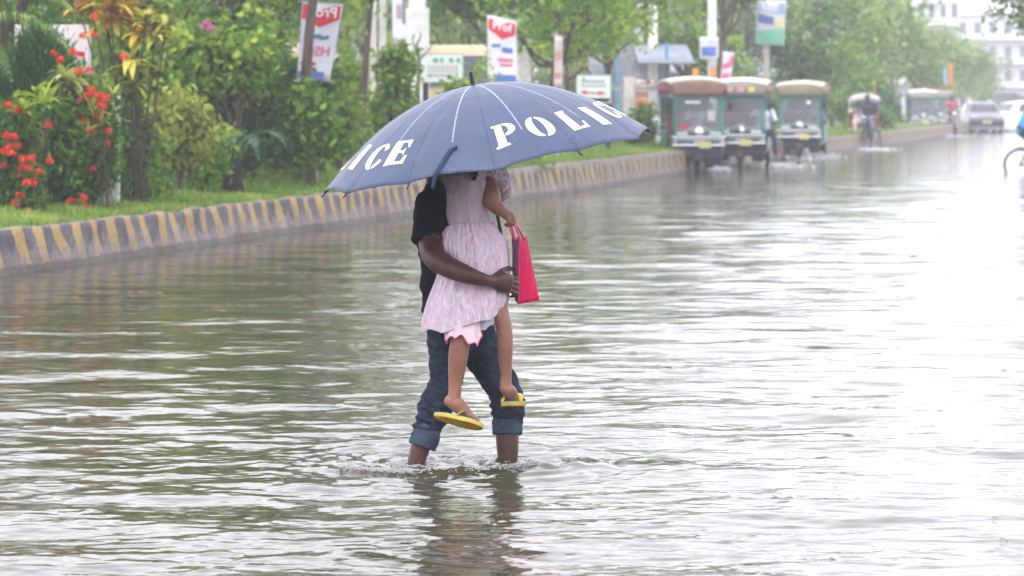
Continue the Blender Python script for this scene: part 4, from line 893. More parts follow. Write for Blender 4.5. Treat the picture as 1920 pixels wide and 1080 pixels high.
def umbrella():
    t = thing('umbrella', 'large open navy umbrella with white stencilled lettering held tilted over the wading pair', 'umbrella', UH)
    nt_, nr = 360, 40; mb = MB(); uvs = []
    for j in range(nr + 1):
        for i in range(nt_ + 1):
            th = 2 * PI * i / nt_ - PI; rho = .015 + .985 * j / nr
            mb.v.append(ucanopy(th, rho)); uvs.append(((th - math.radians(3)) / (PI / 6) + 12, rho))
    for j in range(nr):
        for i in range(nt_):
            a = j * (nt_ + 1) + i; mb.f.append((a, a + 1, a + nt_ + 2, a + nt_ + 1))
    m = bpy.data.materials.new('umbrella_fabric'); m.use_nodes = True; tr = m.node_tree; b = tr.nodes['Principled BSDF']; Lk = tr.links.new
    uv = tr.nodes.new('ShaderNodeUVMap'); sx = tr.nodes.new('ShaderNodeSeparateXYZ'); Lk(uv.outputs[0], sx.inputs[0])
    def M(op, a, b_=None, c=None):
        n = tr.nodes.new('ShaderNodeMath'); n.operation = op
        for i, q in enumerate((a, b_, c)):
            if q is None: continue
            if hasattr(q, 'links'): Lk(q, n.inputs[i])
            else: n.inputs[i].default_value = q
        return n.outputs[0]
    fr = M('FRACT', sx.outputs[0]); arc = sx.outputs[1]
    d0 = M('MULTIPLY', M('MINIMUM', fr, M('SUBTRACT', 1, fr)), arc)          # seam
    d1 = M('MULTIPLY', M('ABSOLUTE', M('SUBTRACT', fr, .5)), arc)            # mid-panel crease, carries the painted highlight
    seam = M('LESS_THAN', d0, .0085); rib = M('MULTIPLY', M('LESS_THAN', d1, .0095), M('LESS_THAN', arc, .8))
    tc = tr.nodes.new('ShaderNodeTexCoord')
    nz = tr.nodes.new('ShaderNodeTexNoise'); nz.inputs['Scale'].default_value = 5; nz.inputs['Detail'].default_value = 6; Lk(tc.outputs['Object'], nz.inputs['Vector'])
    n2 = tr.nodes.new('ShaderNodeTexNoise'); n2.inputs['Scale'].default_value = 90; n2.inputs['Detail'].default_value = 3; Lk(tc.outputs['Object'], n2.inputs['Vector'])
    c0 = tr.nodes.new('ShaderNodeMix'); c0.data_type = 'RGBA'; Lk(nz.outputs[0], c0.inputs[0]); c0.inputs[6].default_value = (.02, .036, .082, 1); c0.inputs[7].default_value = (.038, .06, .128, 1)
    c1 = tr.nodes.new('ShaderNodeMix'); c1.data_type = 'RGBA'; Lk(M('MULTIPLY', seam, .75), c1.inputs[0]); Lk(c0.outputs[2], c1.inputs[6]); c1.inputs[7].default_value = (.015, .02, .05, 1)
    c2 = tr.nodes.new('ShaderNodeMix'); c2.data_type = 'RGBA'; Lk(M('MULTIPLY', rib, M('SUBTRACT', M('MULTIPLY', n2.outputs[0], 1.1), M('MULTIPLY', arc, .22))), c2.inputs[0]); Lk(c1.outputs[2], c2.inputs[6]); c2.inputs[7].default_value = (.42, .46, .56, 1)  # pale wet highlight along each mid-panel crease, painted into the fabric colour
    sp = M('MULTIPLY', M('GREATER_THAN', n2.outputs[0], .715), .4)
    c3 = tr.nodes.new('ShaderNodeMix'); c3.data_type = 'RGBA'; Lk(sp, c3.inputs[0]); Lk(c2.outputs[2], c3.inputs[6]); c3.inputs[7].default_value = (.3, .34, .44, 1)
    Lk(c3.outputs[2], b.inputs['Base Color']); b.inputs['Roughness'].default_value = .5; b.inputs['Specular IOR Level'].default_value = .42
    b.inputs['Sheen Weight'].default_value = .08
    bp = tr.nodes.new('ShaderNodeBump'); bp.inputs['Strength'].default_value = .7; bp.inputs['Distance'].default_value = .012
    hh = M('ADD', M('MULTIPLY', nz.outputs[0], 1.2), M('ADD', M('MULTIPLY', n2.outputs[0], .12), M('MULTIPLY', rib, .5))); Lk(hh, bp.inputs['Height']); Lk(bp.outputs[0], b.inputs['Normal'])
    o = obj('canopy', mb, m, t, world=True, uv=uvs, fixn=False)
    s = o.modifiers.new('t', 'SOLIDIFY'); s.thickness = .0012
    # lettering follows the cloth
    def arc_(cx, cy, rx, ry, a0, a1, n=14): return [(cx + rx * math.cos(math.radians(a0 + (a1 - a0) * i / n)), cy + ry * math.sin(math.radians(a0 + (a1 - a0) * i / n))) for i in range(n + 1)]
    def ring_(cx, cy, rx, ry, ix, iy, a0, a1): return arc_(cx, cy, rx, ry, a0, a1) + arc_(cx, cy, ix, iy, a1, a0)
    stem = lambda x0, x1: [(x0 - .09, 0), (x1 + .09, 0), (x1 + .09, .07), (x1, .11), (x1, .89), (x1 + .09, .93), (x1 + .09, 1), (x0 - .09, 1), (x0 - .09, .93), (x0, .89), (x0, .11), (x0 - .09, .07)]
    G = {'P': [[(0, 0), (.5, 0), (.5, .07), (.4, .11), (.4, 1), (0, 1), (0, .93), (.1, .89), (.1, .11), (0, .07)], ring_(.46, .71, .46, .29, .17, .19, 90, -90)],
         'O': [ring_(.46, .5, .46, .5, .14, .42, 92, 268), ring_(.54, .5, .46, .5, .14, .42, 88, -88)],
         'L': [[(0, 0), (.4, 0), (.4, 1), (0, 1), (0, .93), (.1, .89), (.1, .11), (0, .07)], [(.4, .88), (.5, .93), (.5, 1), (.4, 1)], [(.4, 0), (.82, 0), (.68, .1), (.4, .09)], [(.82, 0), (.86, .32), (.78, .32), (.68, .1)]],
         'I': [stem(.3, .62)],
         'C': [ring_(.5, .5, .5, .5, .18, .42, 93, 267), ring_(.55, .5, .42, .5, .2, .36, 87, 28), ring_(.55, .5, .42, .5, .2, .36, -87, -28)],
         'E': [[(0, 0), (.44, 0), (.44, 1), (0, 1), (0, .93), (.1, .89), (.1, .11), (0, .07)], [(.48, 1), (.9, 1), (.9, .68), (.82, .68), (.72, .9), (.48, .9)], [(.48, 0), (.92, 0), (.94, .34), (.84, .34), (.74, .1), (.48, .1)], [(.48, .45), (.66, .45), (.74, .34), (.74, .68), (.66, .56), (.48, .56)]]}
    cent = []
    for k, a0 in ((0, 11.0), (1, -113.0), (2, 128.0)):
        for i, ch in enumerate('POLICE'): cent.append((ch, a0 + (0, 14.8, 32.5, 47, 62.5, 76)[i]))
    for ch, a in cent:
        b2 = bmesh.new(); wdt = math.radians(11.2); r0, r1 = .725, .885
        for poly in G[ch]:
            vs = [b2.verts.new((x, y, 0)) for x, y in poly]
            try: b2.faces.new(vs)
            except Exception: pass
        bmesh.ops.triangulate(b2, faces=b2.faces)
        bmesh.ops.subdivide_edges(b2, edges=b2.edges, cuts=3, use_grid_fill=True)
        b2.verts.ensure_lookup_table(); mb = MB()
        mb.v = [ucanopy(math.radians(a) + (v_.co.x - .5) * wdt, r1 + (r0 - r1) * v_.co.y, .0028) for v_ in b2.verts]
        for v_i, v_ in enumerate(b2.verts): v_.index = v_i
        mb.f = [tuple(v_.index for v_ in f.verts) for f in b2.faces]; b2.free()
        obj('lettering', mb, mat('stencil_white', (.78, .79, .82), .6, var=.1, scale=40), o, world=True, fixn=False)
    # tip, pole, ribs, handle, closing strap
    obj('tip', MB().tube([UA + UD * .012, UA - UD * .004, UA - UD * .006, UA - UD * .055, UA - UD * .058], [.018, .018, .0095, .008, .004], 14), mat('black_plastic', (.015, .015, .018), .35), t, world=True)
    obj('pole', MB().tube([UA, UH - UD * .2], .0075, 12), mat('pole_black', (.02, .02, .025), .3, metal=.3), t, world=True)
    obj('handle', MB().tube([UH - UD * .21, UH - UD * .2, UH - UD * .12, UH - UD * .02, UH], [.009, .014, .0125, .0145, .01], 14, sub=3), MATS['black_plastic'], t, world=True)
    obj('runner', MB().tube([UA + UD * .3, UA + UD * .36], .014, 12), MATS['black_plastic'], t, world=True)
    for k in range(12):
        th = math.radians(3) + k * PI / 6 - PI
        pts = [ucanopy(th, r_, -.006, False) for r_ in (.02, .2, .4, .6, .8, .95, 1.0)] + [ucanopy(th, 1.0, -.002, False) + (ucanopy(th, 1, 0, False) - ucanopy(th, .96, 0, False)).normalized() * .018]
        rb_ = obj('rib', MB().tube(pts, [.003] * 6 + [.003, .0035], 6), DARKM, t, world=True)
        obj('strut', MB().tube([UA + UD * .33, ucanopy(th, .5, -.01, False)], .0028, 6), DARKM, rb_, world=True)
    mb = MB(); th = math.radians(-9); W_ = .0085
    for i in range(31):
        q = i / 30
        if q < .3: s_ = q / .3; p = ucanopy(math.radians(-9.5 - 2.5 * s_), .855 + .01 * s_, .008); wv = V((0, 0, W_))
        elif q < .72: s_ = (q - .3) / .42; p = ucanopy(math.radians(-12 - 4.5 * s_), .865 + .14 * s_, .009 + .006 * s_); wv = V((-W_, 0, W_ * (.5 - .5 * s_)))
        else: s_ = (q - .72) / .28; p = ucanopy(math.radians(-16.5), 1.005, .015) + V((-.012 * s_, 0, -.058 * s_)); wv = V((-W_, 0, 0))
        mb.v += [p + wv, p - wv]
    mb.f = [(2 * i, 2 * i + 1, 2 * i + 3, 2 * i + 2) for i in range(30)]
    s = obj('strap', mb, mat('strap_navy', (.018, .032, .075), .85), t, world=True, fixn=False).modifiers.new('t', 'SOLIDIFY'); s.thickness = .002
umbrella()

# ------------------------------------------------------------------ the man
def LM(mb, pts, g=0.0, **k): return mb.limb([(F(a, b, c), (ra + g) / 450, (rb + g) / 450) for a, b, c, ra, rb in pts], **k)
SKIN = mat('skin_dark', (.058, .023, .016), .42, spec=.35, var=.2, scale=14, bump=.25, bscale=160, col2=(.085, .034, .024))
SKINC = mat('skin_brown', (.25, .11, .07), .45, spec=.35, var=.12, scale=12, bump=.1, bscale=220, col2=(.31, .155, .105))
HAIRM = mat('hair_black', (.008, .007, .007), .5, bump=.8, bscale=180, stretch=(1, 1, .3))
def man():
    t = thing('person', 'man in a black t-shirt and rolled blue trousers wading barefoot under the umbrella', 'person', F(865, 942, 0))
    b = MB()
    LM(b, [(838, 608, .13, 30, 50), (830, 545, .13, 29, 48), (827, 470, .13, 34, 54), (824, 410, .13, 40, 62), (820, 378, .13, 33, 58), (820, 350, .13, 22, 30)])
    LM(b, [(819, 368, .13, 22, 24), (821, 335, .13, 22, 24), (828, 308, .12, 22, 24)])                                      # neck
    b.ball(F(833, 275, .12), (.088, .074, .104), 24, 16); b.ball(F(846, 300, .12), (.062, .056, .06), 18, 12)                 # skull, jaw
    LM(b, [(868, 268, .12, 5, 5), (877, 284, .12, 7, 7), (871, 290, .12, 5, 6)], n=10)                                        # nose
    LM(b, [(868, 300, .12, 5, 12), (873, 303, .12, 4, 12)], n=10)                                                              # lips
    for s in (-1, 1): b.ball(F(829, 284, .12 + s * .078), (.02, .01, .03), 10, 8)                                               # ears
    # near arm, wrapped round the child's back
    LM(b, [(814, 388, -.01, 23, 21), (806, 430, -.11, 23, 23), (811, 476, -.2, 22, 23), (834, 497, -.28, 20.5, 20), (870, 513, -.325, 17.5, 17), (905, 524, -.31, 12, 12.5), (922, 527, -.28, 11.5, 11), (941, 529, -.235, 19, 10), (953, 532, -.21, 18, 9)])
    for i, (l, r_) in enumerate(((1, 4.1), (1.12, 4.3), (1.05, 4.1), (.85, 3.6))):
        y0 = 517 + i * 9.2
        LM(b, [(946, y0, -.225, r_, r_), (959, y0 + 2, -.2, r_, r_), (958 + 12 * l, y0 + 6, -.165, r_ * .95, r_ * .95), (956 + 12 * l, y0 + 10, -.11, r_ * .85, r_ * .85), (953 + 4 * l, y0 + 12, -.085, r_ * .75, r_ * .75)], n=10, sub=3)
    LM(b, [(926, 520, -.26, 6, 6), (941, 508, -.21, 5, 5), (954, 503, -.16, 4.5, 4.5), (963, 506, -.125, 3.8, 3.8)], n=10, sub=3)
    # far arm under the child
    LM(b, [(818, 382, .3, 25, 24), (835, 440, .33, 22, 22), (862, 495, .26, 20, 20), (900, 540, .12, 15, 15), (915, 548, .06, 15, 10)])
    for i in range(4): LM(b, [(917, 540 + i * 7, .06, 4, 4), (926, 546 + i * 7, .03, 4, 4), (930, 552 + i * 7, .0, 3.4, 3.4)], n=8, sub=2)
    LM(b, [(905, 536, .06, 5, 5), (914, 528, .02, 4.5, 4.5), (924, 530, .0, 4, 4)], n=8, sub=2)
    # legs
    LM(b, [(838, 600, .05, 32, 32), (837, 690, .03, 25, 26), (829, 738, .0, 22, 24), (807, 788, -.02, 19, 20), (794, 822, -.033, 19, 20), (780, 868, -.05, 16.5, 17), (773, 905, -.05, 15, 16), (772, 928, -.05, 17, 17)])
    LM(b, [(765, 932, -.05, 13, 14), (795, 936, -.05, 13, 18), (826, 941, -.05, 9, 21), (838, 942, -.05, 6, 18)])
    LM(b, [(878, 610, .2, 32, 32), (915, 682, .17, 25, 26), (948, 742, .12, 22, 23), (951, 780, .08, 20, 20), (951, 815, .06, 22, 22), (952, 850, .05, 20, 20), (952, 880, .045, 17, 17), (952, 924, .045, 17, 17)])
    LM(b, [(945, 928, .045, 13, 14), (975, 933, .045, 13, 18), (1006, 938, .045, 9, 21), (1018, 939, .045, 6, 18)])
    fuse('body', b, SKIN, t, .0045, 3)
    bodyo = [c for c in t.children if c.name.startswith('body')][0]
    for s in (-1, 1): obj('eye', MB().ball(F(863, 270, .12 + s * .034), .011, 12, 8), mat('eye_white', (.6, .58, .55), .2), bodyo, world=True)
    h = MB(); h.ball(F(828, 266, .12), (.094, .082, .098), 24, 14); h.ball(F(815, 285, .12), (.07, .07, .075), 18, 12)
    fuse('hair', h, HAIRM, t, .006, 2)
    # t-shirt
    s = MB()
    LM(s, [(838, 606, .13, 47, 67), (832, 560, .13, 44, 63), (829, 500, .13, 43, 64), (826, 440, .13, 48, 72), (824, 400, .13, 50, 75), (820, 372, .13, 40, 74), (820, 354, .13, 26, 38)])
    LM(s, [(815, 376, .0, 33, 30), (809, 405, -.06, 34, 31), (805, 440, -.12, 33, 31), (804, 455, -.135, 32, 31)], flat=True)
    LM(s, [(820, 376, .27, 33, 30), (828, 405, .32, 32, 30), (838, 440, .34, 30, 29)])
    wr1 = sumsin(1, .16, 10, .004); wr2 = sumsin(2, .06, 14, .0018); wr3 = sumsin(3, .1, 12, 1)
    SH = mat('shirt_black', (.005, .006, .011), .9, spec=.1, var=.3, scale=9, bump=.25, bscale=400)
    so = fuse('t_shirt', s, SH, t, .007, 4, wrinkle=lambda c: wr1(c * np.array([1, 1, 2.2])) + wr2(c * np.array([1, 1, 2])) - .004 * np.abs(wr3(c * np.array([1, 1, .7]) + c[:, :1] * .5)))
    # faint stitched line of the sleeve hem
    r = []
    for k in range(33):
        a = 2 * PI * k / 32; r.append(F(804.5 + 34.2 * math.cos(a), 443 + 2 * math.cos(a), -.125 + math.sin(a) * .0735))
    obj('sleeve_hem', MB().tube(r, .0013, 6), mat('hem_grey', (.16, .16, .18), .7), so, world=True)
    # trousers rolled up below the knee
    p = MB()
    LM(p, [(838, 580, .13, 36, 54), (840, 605, .13, 41, 60), (848, 640, .12, 45, 58)])
    LM(p, [(836, 600, .06, 41, 43), (836, 650, .04, 35, 38), (837, 692, .03, 32, 34), (831, 730, .01, 31, 32), (820, 758, -.005, 31, 32), (806, 788, -.02, 28, 29), (798, 812, -.03, 25, 27), (793, 833, -.035, 23.5, 25)], flat=True)
    LM(p, [(874, 600, .19, 44, 44), (896, 645, .18, 42, 42), (920, 690, .16, 35, 36), (945, 730, .13, 32, 33), (952, 752, .11, 31, 32), (951, 778, .08, 28, 29), (951, 798, .07, 26.5, 28), (951, 811, .06, 26, 27)], flat=True)
    w3 = sumsin(4, .05, 16, .0022); w4 = sumsin(5, .15, 10, .004); rg1 = sumsin(14, .085, 12, 1); rg2 = sumsin(15, .04, 12, 1)
    def wrk(c):
        z = c[:, 2]; bunch = np.exp(-((z - F(0, 768).z) / .075) ** 2)      # cloth bunched round the knee and calf
        q = c * np.array([.8, .8, 1.7]) + np.array([0, 0, 1]) * (c[:, :1] * .7)
        cr = .0045 * (.55 - np.abs(rg1(q))) + .002 * (.5 - np.abs(rg2(q)))          # sharp-bottomed creases
        return w4(c * np.array([1, 1, 1.6])) + w3(c * np.array([.6, .6, 1.9])) * (.5 + 1.6 * bunch) + cr * (.7 + 1.5 * bunch) + bunch * .002
    JE = mat('denim', (.018, .026, .044), .9, spec=.12, var=.3, scale=16, bump=.4, bscale=300, col2=(.034, .046, .074))
    po = fuse('trousers', p, JE, t, .0048, 2, wrinkle=wrk)
    CU = mat('denim_inside', (.045, .062, .098), .9, spec=.12, var=.2, scale=18, bump=.4, bscale=500)
    def cuff(path, r0):
        m_ = MB(); rings = []
        for (a, b_, c, ra, rb) in path:
            q = F(a, b_, c); rings.append((q, ra / 450, rb / 450))
        m_.limb([(q, ra, rb) for q, ra, rb in rings], n=28, flat=True)
        fuse('cuff', m_, CU, po, .005, 1, wrinkle=lambda c: w3(c) * .6)
    cuff([(800, 813, -.03, 27, 29), (796, 824, -.033, 27.5, 29.5), (791, 838, -.037, 26.5, 28.5)], 0)
    cuff([(951, 796, .075, 28.5, 30), (951, 804, .067, 29, 30.5), (951, 815, .062, 28.5, 30)], 0)
man()

# ------------------------------------------------------------------ the child
def child():
    t = thing('person', 'small child in a pale pink patterned frock carried on the man\'s arm with back turned', 'person', F(880, 790, -.15))
    b = MB()
    LM(b, [(884, 560, -.12, 34, 38), (882, 510, -.12, 33, 36), (881, 440, -.12, 30, 34), (882, 390, -.12, 32, 36), (886, 352, -.12, 34, 34), (892, 330, -.12, 16, 16), (894, 312, -.12, 13, 13)])
    b.ball(F(898, 272, -.11), (.078, .085, .098), 20, 14); b.ball(F(904, 290, -.09), (.055, .06, .055), 14, 10)
    LM(b, [(905, 270, -.025, 4, 4), (906, 282, -.015, 6, 5)], n=8)
    for s in (-1, 1): b.ball(F(898 + s * 35, 281, -.11), (.01, .016, .025), 10, 8)
    LM(b, [(866, 540, -.1, 24, 26), (864, 590, -.18, 21, 21), (864, 632, -.228, 19, 19), (860, 660, -.23, 18.5, 19), (857, 690, -.225, 16.5, 17), (853.5, 720, -.22, 12.5, 13), (852.5, 738, -.22, 12, 12.5), (850, 752, -.22, 13, 13)])
    LM(b, [(843, 752, -.222, 11, 12.5), (856, 758, -.22, 15, 14), (872, 772, -.2, 11, 16), (884, 781, -.19, 6.5, 17), (890, 784, -.185, 4.5, 15)])
    for i in range(5): LM(b, [(884 + i * .6, 779 + i * 1.3, -.225 + i * .017, 4.2 - i * .3, 4.2 - i * .3), (892 + i * .4 - (i > 2) * 2, 784 + i, -.22 + i * .017, 3.6 - i * .3, 3.6 - i * .3), (897 - i * 1.1, 787.5 + i * .6, -.218 + i * .017, 3.2 - i * .25, 3.2 - i * .25)], n=8, sub=2)
    LM(b, [(905, 545, -.1, 28, 30), (930, 580, -.14, 22, 24), (944, 610, -.17, 15.5, 18), (947, 645, -.17, 15, 17), (948, 680, -.165, 12.5, 14), (949, 702, -.16, 10, 11.5), (948, 720, -.16, 11.5, 12)])
    LM(b, [(946, 727, -.165, 10, 12), (955, 735, -.15, 14, 13), (963, 743, -.1, 9, 15), (969, 749, -.055, 6, 15), (971, 751, -.035, 5, 13)])
    # right arm holding the bag
    LM(b, [(915, 345, -.13, 17, 17), (921, 362, -.17, 17, 17), (924, 380, -.18, 16, 16), (936, 392, -.18, 13, 13), (948, 401, -.175, 9.5, 10), (957, 408, -.17, 10, 7.5), (961, 413, -.165, 9, 7)])
    for i in range(4): LM(b, [(963 - i * 3.4, 410 + i * 1.4, -.185 + i * .004, 3, 3), (965 - i * 3.4, 418 + i * 1, -.178, 2.9, 2.9), (960 - i * 3.2, 422 + i * .8, -.155, 2.6, 2.6), (955 - i * 2.8, 418 + i * .8, -.145, 2.3, 2.3)], n=8, sub=2)
    LM(b, [(950, 405, -.19, 3.8, 3.8), (955, 415, -.195, 3.3, 3.3), (961, 420, -.188, 2.8, 2.8)], n=8, sub=2)
    LM(b, [(852, 350, -.1, 16, 16), (842, 335, .0, 14, 14), (826, 328, .1, 11, 11), (812, 330, .19, 9, 9), (804, 333, .215, 9, 6)])
    bo = fuse('body', b, SKINC, t, .004, 4)
    for s in (-1, 1): obj('eye', MB().ball(F(904 + s * 15, 266, -.033), .009, 10, 8), MATS['eye_white'], bo, world=True)
    h = MB(); h.ball(F(897, 266, -.12), (.088, .09, .1), 22, 14); h.ball(F(894, 288, -.16), (.07, .05, .07), 16, 10)
    LM(h, [(892, 290, -.2, 12, 10), (889, 315, -.215, 10, 8), (889, 335, -.21, 5, 5)]); fuse('hair', h, HAIRM, t, .006, 2)
    # frock
    m = bpy.data.materials.new('frock_print'); m.use_nodes = True; tr = m.node_tree; bs = tr.nodes['Principled BSDF']; Lk = tr.links.new
    tc = tr.nodes.new('ShaderNodeTexCoord')
    def nz(scale, st, seed):
        mp = tr.nodes.new('ShaderNodeMapping'); mp.inputs['Scale'].default_value = st; mp.inputs['Location'].default_value = (seed, 0, 0); Lk(tc.outputs['Object'], mp.inputs[0])
        n = tr.nodes.new('ShaderNodeTexNoise'); n.inputs['Scale'].default_value = scale; n.inputs['Detail'].default_value = 3; Lk(mp.outputs[0], n.inputs['Vector']); return n.outputs[0]
    def mixc(fac, a, b_, lo, hi):
        r = tr.nodes.new('ShaderNodeValToRGB'); r.color_ramp.elements[0].position = lo; r.color_ramp.elements[1].position = hi; Lk(fac, r.inputs[0])
        q = tr.nodes.new('ShaderNodeMix'); q.data_type = 'RGBA'; Lk(r.outputs[0], q.inputs[0])
        if hasattr(a, 'links'): Lk(a, q.inputs[6])
        else: q.inputs[6].default_value = a
        q.inputs[7].default_value = b_; return q.outputs[2]
    c = mixc(nz(75, (1, 1, .35), 0), (.60, .48, .57, 1), (.62, .25, .38, 1), .55, .7)
    c = mixc(nz(60, (1, 1, .4), 3), c, (.42, .46, .6, 1), .56, .72)
    c = mixc(nz(85, (1, 1, .3), 7), c, (.72, .66, .72, 1), .5, .68)
    Lk(c, bs.inputs['Base Color']); bs.inputs['Roughness'].default_value = .8; bs.inputs['Specular IOR Level'].default_value = .2
    bp = tr.nodes.new('ShaderNodeBump'); bp.inputs['Strength'].default_value = .8; bp.inputs['Distance'].default_value = .006; Lk(nz(24, (2.6, 2.6, .22), 9), bp.inputs['Height']); Lk(bp.outputs[0], bs.inputs['Normal'])
    tl = bpy.data.materials.new('frock'); FR = m
    bd = MB(); LM(bd, [(884, 424, -.12, 36, 41), (879, 408, -.12, 38, 41), (876, 385, -.12, 38, 42), (880, 355, -.12, 43, 42), (885, 336, -.12, 44, 36), (890, 324, -.12, 24, 22)])
    BODM = mat('frock_bodice', (.46, .36, .44), .8, var=.16, scale=38, stretch=(1, 1, .35), col2=(.54, .44, .52), sheen=.2)
    ws = sumsin(6, .07, 14, .0018); wb = sumsin(7, .2, 8, .003)
    top = fuse('frock_bodice', bd, BODM, t, .006, 3, wrinkle=lambda q: ws(q * np.array([1.6, 1.6, .8])) * 1.3 + wb(q))
    obj('zip', MB().tube([F(880, 330, -.222), F(876, 370, -.219), F(877, 400, -.217), F(881, 422, -.214)], .0016, 6, sub=3), mat('zip_pink', (.45, .3, .38), .6), top, world=True)
    sl = MB(); LM(sl, [(918, 326, -.1, 19, 22), (934, 332, -.07, 21, 24), (944, 347, -.055, 17, 24), (944, 362, -.05, 13, 21), (941, 368, -.05, 10, 18)])
    LM(sl, [(858, 335, -.1, 16, 20), (846, 332, -.02, 16, 18)])
    w9 = sumsin(12, .03, 18, .0022); fuse('sleeve', sl, mat('frock_sleeve', (.42, .3, .42), .8, var=.45, scale=60, col2=(.72, .62, .7)), t, .0045, 1, wrinkle=w9)
    def skirt(name, levels, nA, mt, parent, pleat, hemw=0.0, trim=None, seed=5, n=260):
        rr = random.Random(seed); ph = [rr.uniform(0, 6.28) for _ in range(6)]; rows = []
        L2, Q2 = crsub([V((l[0], l[1], l[2])) for l in levels], [[l[3], l[4], l[5] + 50, l[6] + 50] for l in levels], 7)
        for li, (c_, q) in enumerate(zip(L2, Q2)):
            u = li / (len(L2) - 1); row = []
            for k in range(n):
                a = 2 * PI * k / n; pl = pleat * (.25 + .75 * u) * (.6 * math.sin(nA * a + ph[0] + 1.3 * math.sin(2 * a + ph[1])) + .4 * math.sin((nA * 1.7 // 1) * a + ph[2] + u * 1.5) + .35 * math.sin(5 * a + ph[3] + u * 2))
                g_ = (1 - u) ** 3 * .009 * math.sin(34 * a + 2 * math.sin(3 * a))
                ra = q[0] / 450 + pl + g_; rb = q[1] / 450 + pl + g_
                py = c_.y + (q[2] - 50) * math.cos(a) - (q[3] - 50) * math.sin(a) + hemw * u ** 3 * (math.sin(nA * .5 // 1 * a + ph[4]) + .5 * math.sin(9 * a + ph[5]))
                row.append(F(c_.x, py, c_.z) + V((ra * math.cos(a), rb * math.sin(a), 0)))
            rows.append(row)
        mb = MB().rings(rows, cap=False); o_ = obj(name, mb, mt, parent, world=True, smooth='all'); s_ = o_.modifiers.new('t', 'SOLIDIFY'); s_.thickness = .0015
        if trim: obj('hem_trim', MB().tube(rows[-1] + [rows[-1][0]], .0022, 6), trim, o_, world=True)
        return o_
    # levels: x, y, dY, half width, half depth, tilt (left low -> right high), front drop
    sk = skirt('frock_skirt', [(881, 422, -.12, 36, 38, -3, -6), (881, 423, -.12, 42, 47, -4, -4), (885, 450, -.12, 61, 60, -2, 0), (889, 490, -.12, 64, 62, -4, 0), (885, 520, -.12, 68, 62, -7, 0), (878, 548, -.12, 74, 66, -12, 3), (873, 575, -.12, 78, 70, -16, 6), (868, 596, -.12, 77, 72, -19, 12)], 13, FR, t, .009, 3, seed=8)
    PT = mat('trim_pink', (.65, .16, .3), .7)
    UN = mat('underskirt_pink', (.72, .58, .62), .85, var=.1, scale=20)
    skirt('underskirt', [(866, 572, -.19, 26, 25, 0, 0), (867, 596, -.2, 30, 30, 0, 0), (868, 634, -.222, 34, 31, 2, 2)], 7, UN, t, .006, 8, trim=PT, seed=3)
    skirt('underskirt', [(912, 560, -.12, 26, 40, 0, 0), (910, 590, -.12, 27, 42, -4, 0), (908, 611, -.12, 26, 42, -8, 2)], 6, mat('underskirt_lilac', (.55, .53, .62), .85, var=.1, scale=20), t, .004, 2, seed=4)
    # flip-flops
    YE = mat('sandal_yellow', (.55, .35, .04), .55, var=.25, scale=14); YS = mat('sandal_strap', (.8, .58, .04), .4); TL = mat('insole_teal', (.16, .32, .27), .6, var=.2, scale=20)
    def sandal(label, c, l, w_, Ln, Wd, th):
        l = V(l).normalized(); w_ = V(w_); w_ = (w_ - l * w_.dot(l)).normalized(); n = l.cross(w_).normalized()
        if n.z < 0: n = -n
        tt = thing('flip_flop', label, 'flip-flop', c, 0, 'yellow flip-flops on the child'); N_ = 40
        def outl(k, z): return [l * (Ln / 2 * math.cos(a) * (1 if math.cos(a) > 0 else .97)) * k + w_ * (Wd / 2 * math.sin(a) * (1 + .16 * math.cos(a)) * (1 - .1 * math.exp(-((math.cos(a) + .1) / .35) ** 2))) * k + n * z for a in [2 * PI * i / N_ for i in range(N_)]]
        obj('sole', MB().rings([outl(.96, -th), outl(1, -th + .003), outl(1.0, -.003)]), YE, tt)
        gr = MB()
        for i in range(9): gr.tube([l * Ln * (-.36 + i * .09) + w_ * Wd * .33 - n * (th + .0004), l * Ln * (-.36 + i * .09) - w_ * Wd * .33 - n * (th + .0004)], .0012, 5)
        obj('tread', gr, mat('sandal_dirt', (.4, .27, .03), .8), tt)
        obj('insole', MB().rings([outl(1.005, -.003), outl(1.0, .001), outl(.93, .003)]), TL, tt)
        toe = l * Ln * .27 + n * .004
        for s in (-1, 1):
            pts = [toe + n * .012, l * Ln * .17 + w_ * s * Wd * .2 + n * .034, l * Ln * .02 + w_ * s * Wd * .46 + n * .022, -l * Ln * .07 + w_ * s * Wd * .5 + n * .001]
            P_, _q = crsub([V(p_) for p_ in pts], [[.0] for _ in pts], 4); mbx = MB(); rg = []
            for i, p_ in enumerate(P_):
                T_ = (P_[min(i + 1, len(P_) - 1)] - P_[max(i - 1, 0)]).normalized(); B_ = T_.cross(n).normalized(); wd_ = .0055 + .004 * math.sin(PI * i / len(P_))
                Nn = B_.cross(T_); rg.append([p_ + B_ * wd_, p_ + Nn * .0028, p_ - B_ * wd_, p_ - Nn * .0028])
            obj('strap', mbx.rings(rg), YS, tt)
        obj('toe_post', MB().tube([toe - n * .004, toe + n * .014], [.004, .006], 8), YS, tt); return tt
    sandal('yellow flip-flop with its worn underside showing, on the child\'s lower foot', F(860, 786, -.215), (.97, .12, -.27), (.14, -.86, .42), .214, .088, .017)
    sandal('yellow flip-flop pointing away, on the child\'s higher foot at the right', F(961, 754, -.1), (.36, .9, -.1), (.9, -.36, .1), .19, .082, .017)
child()
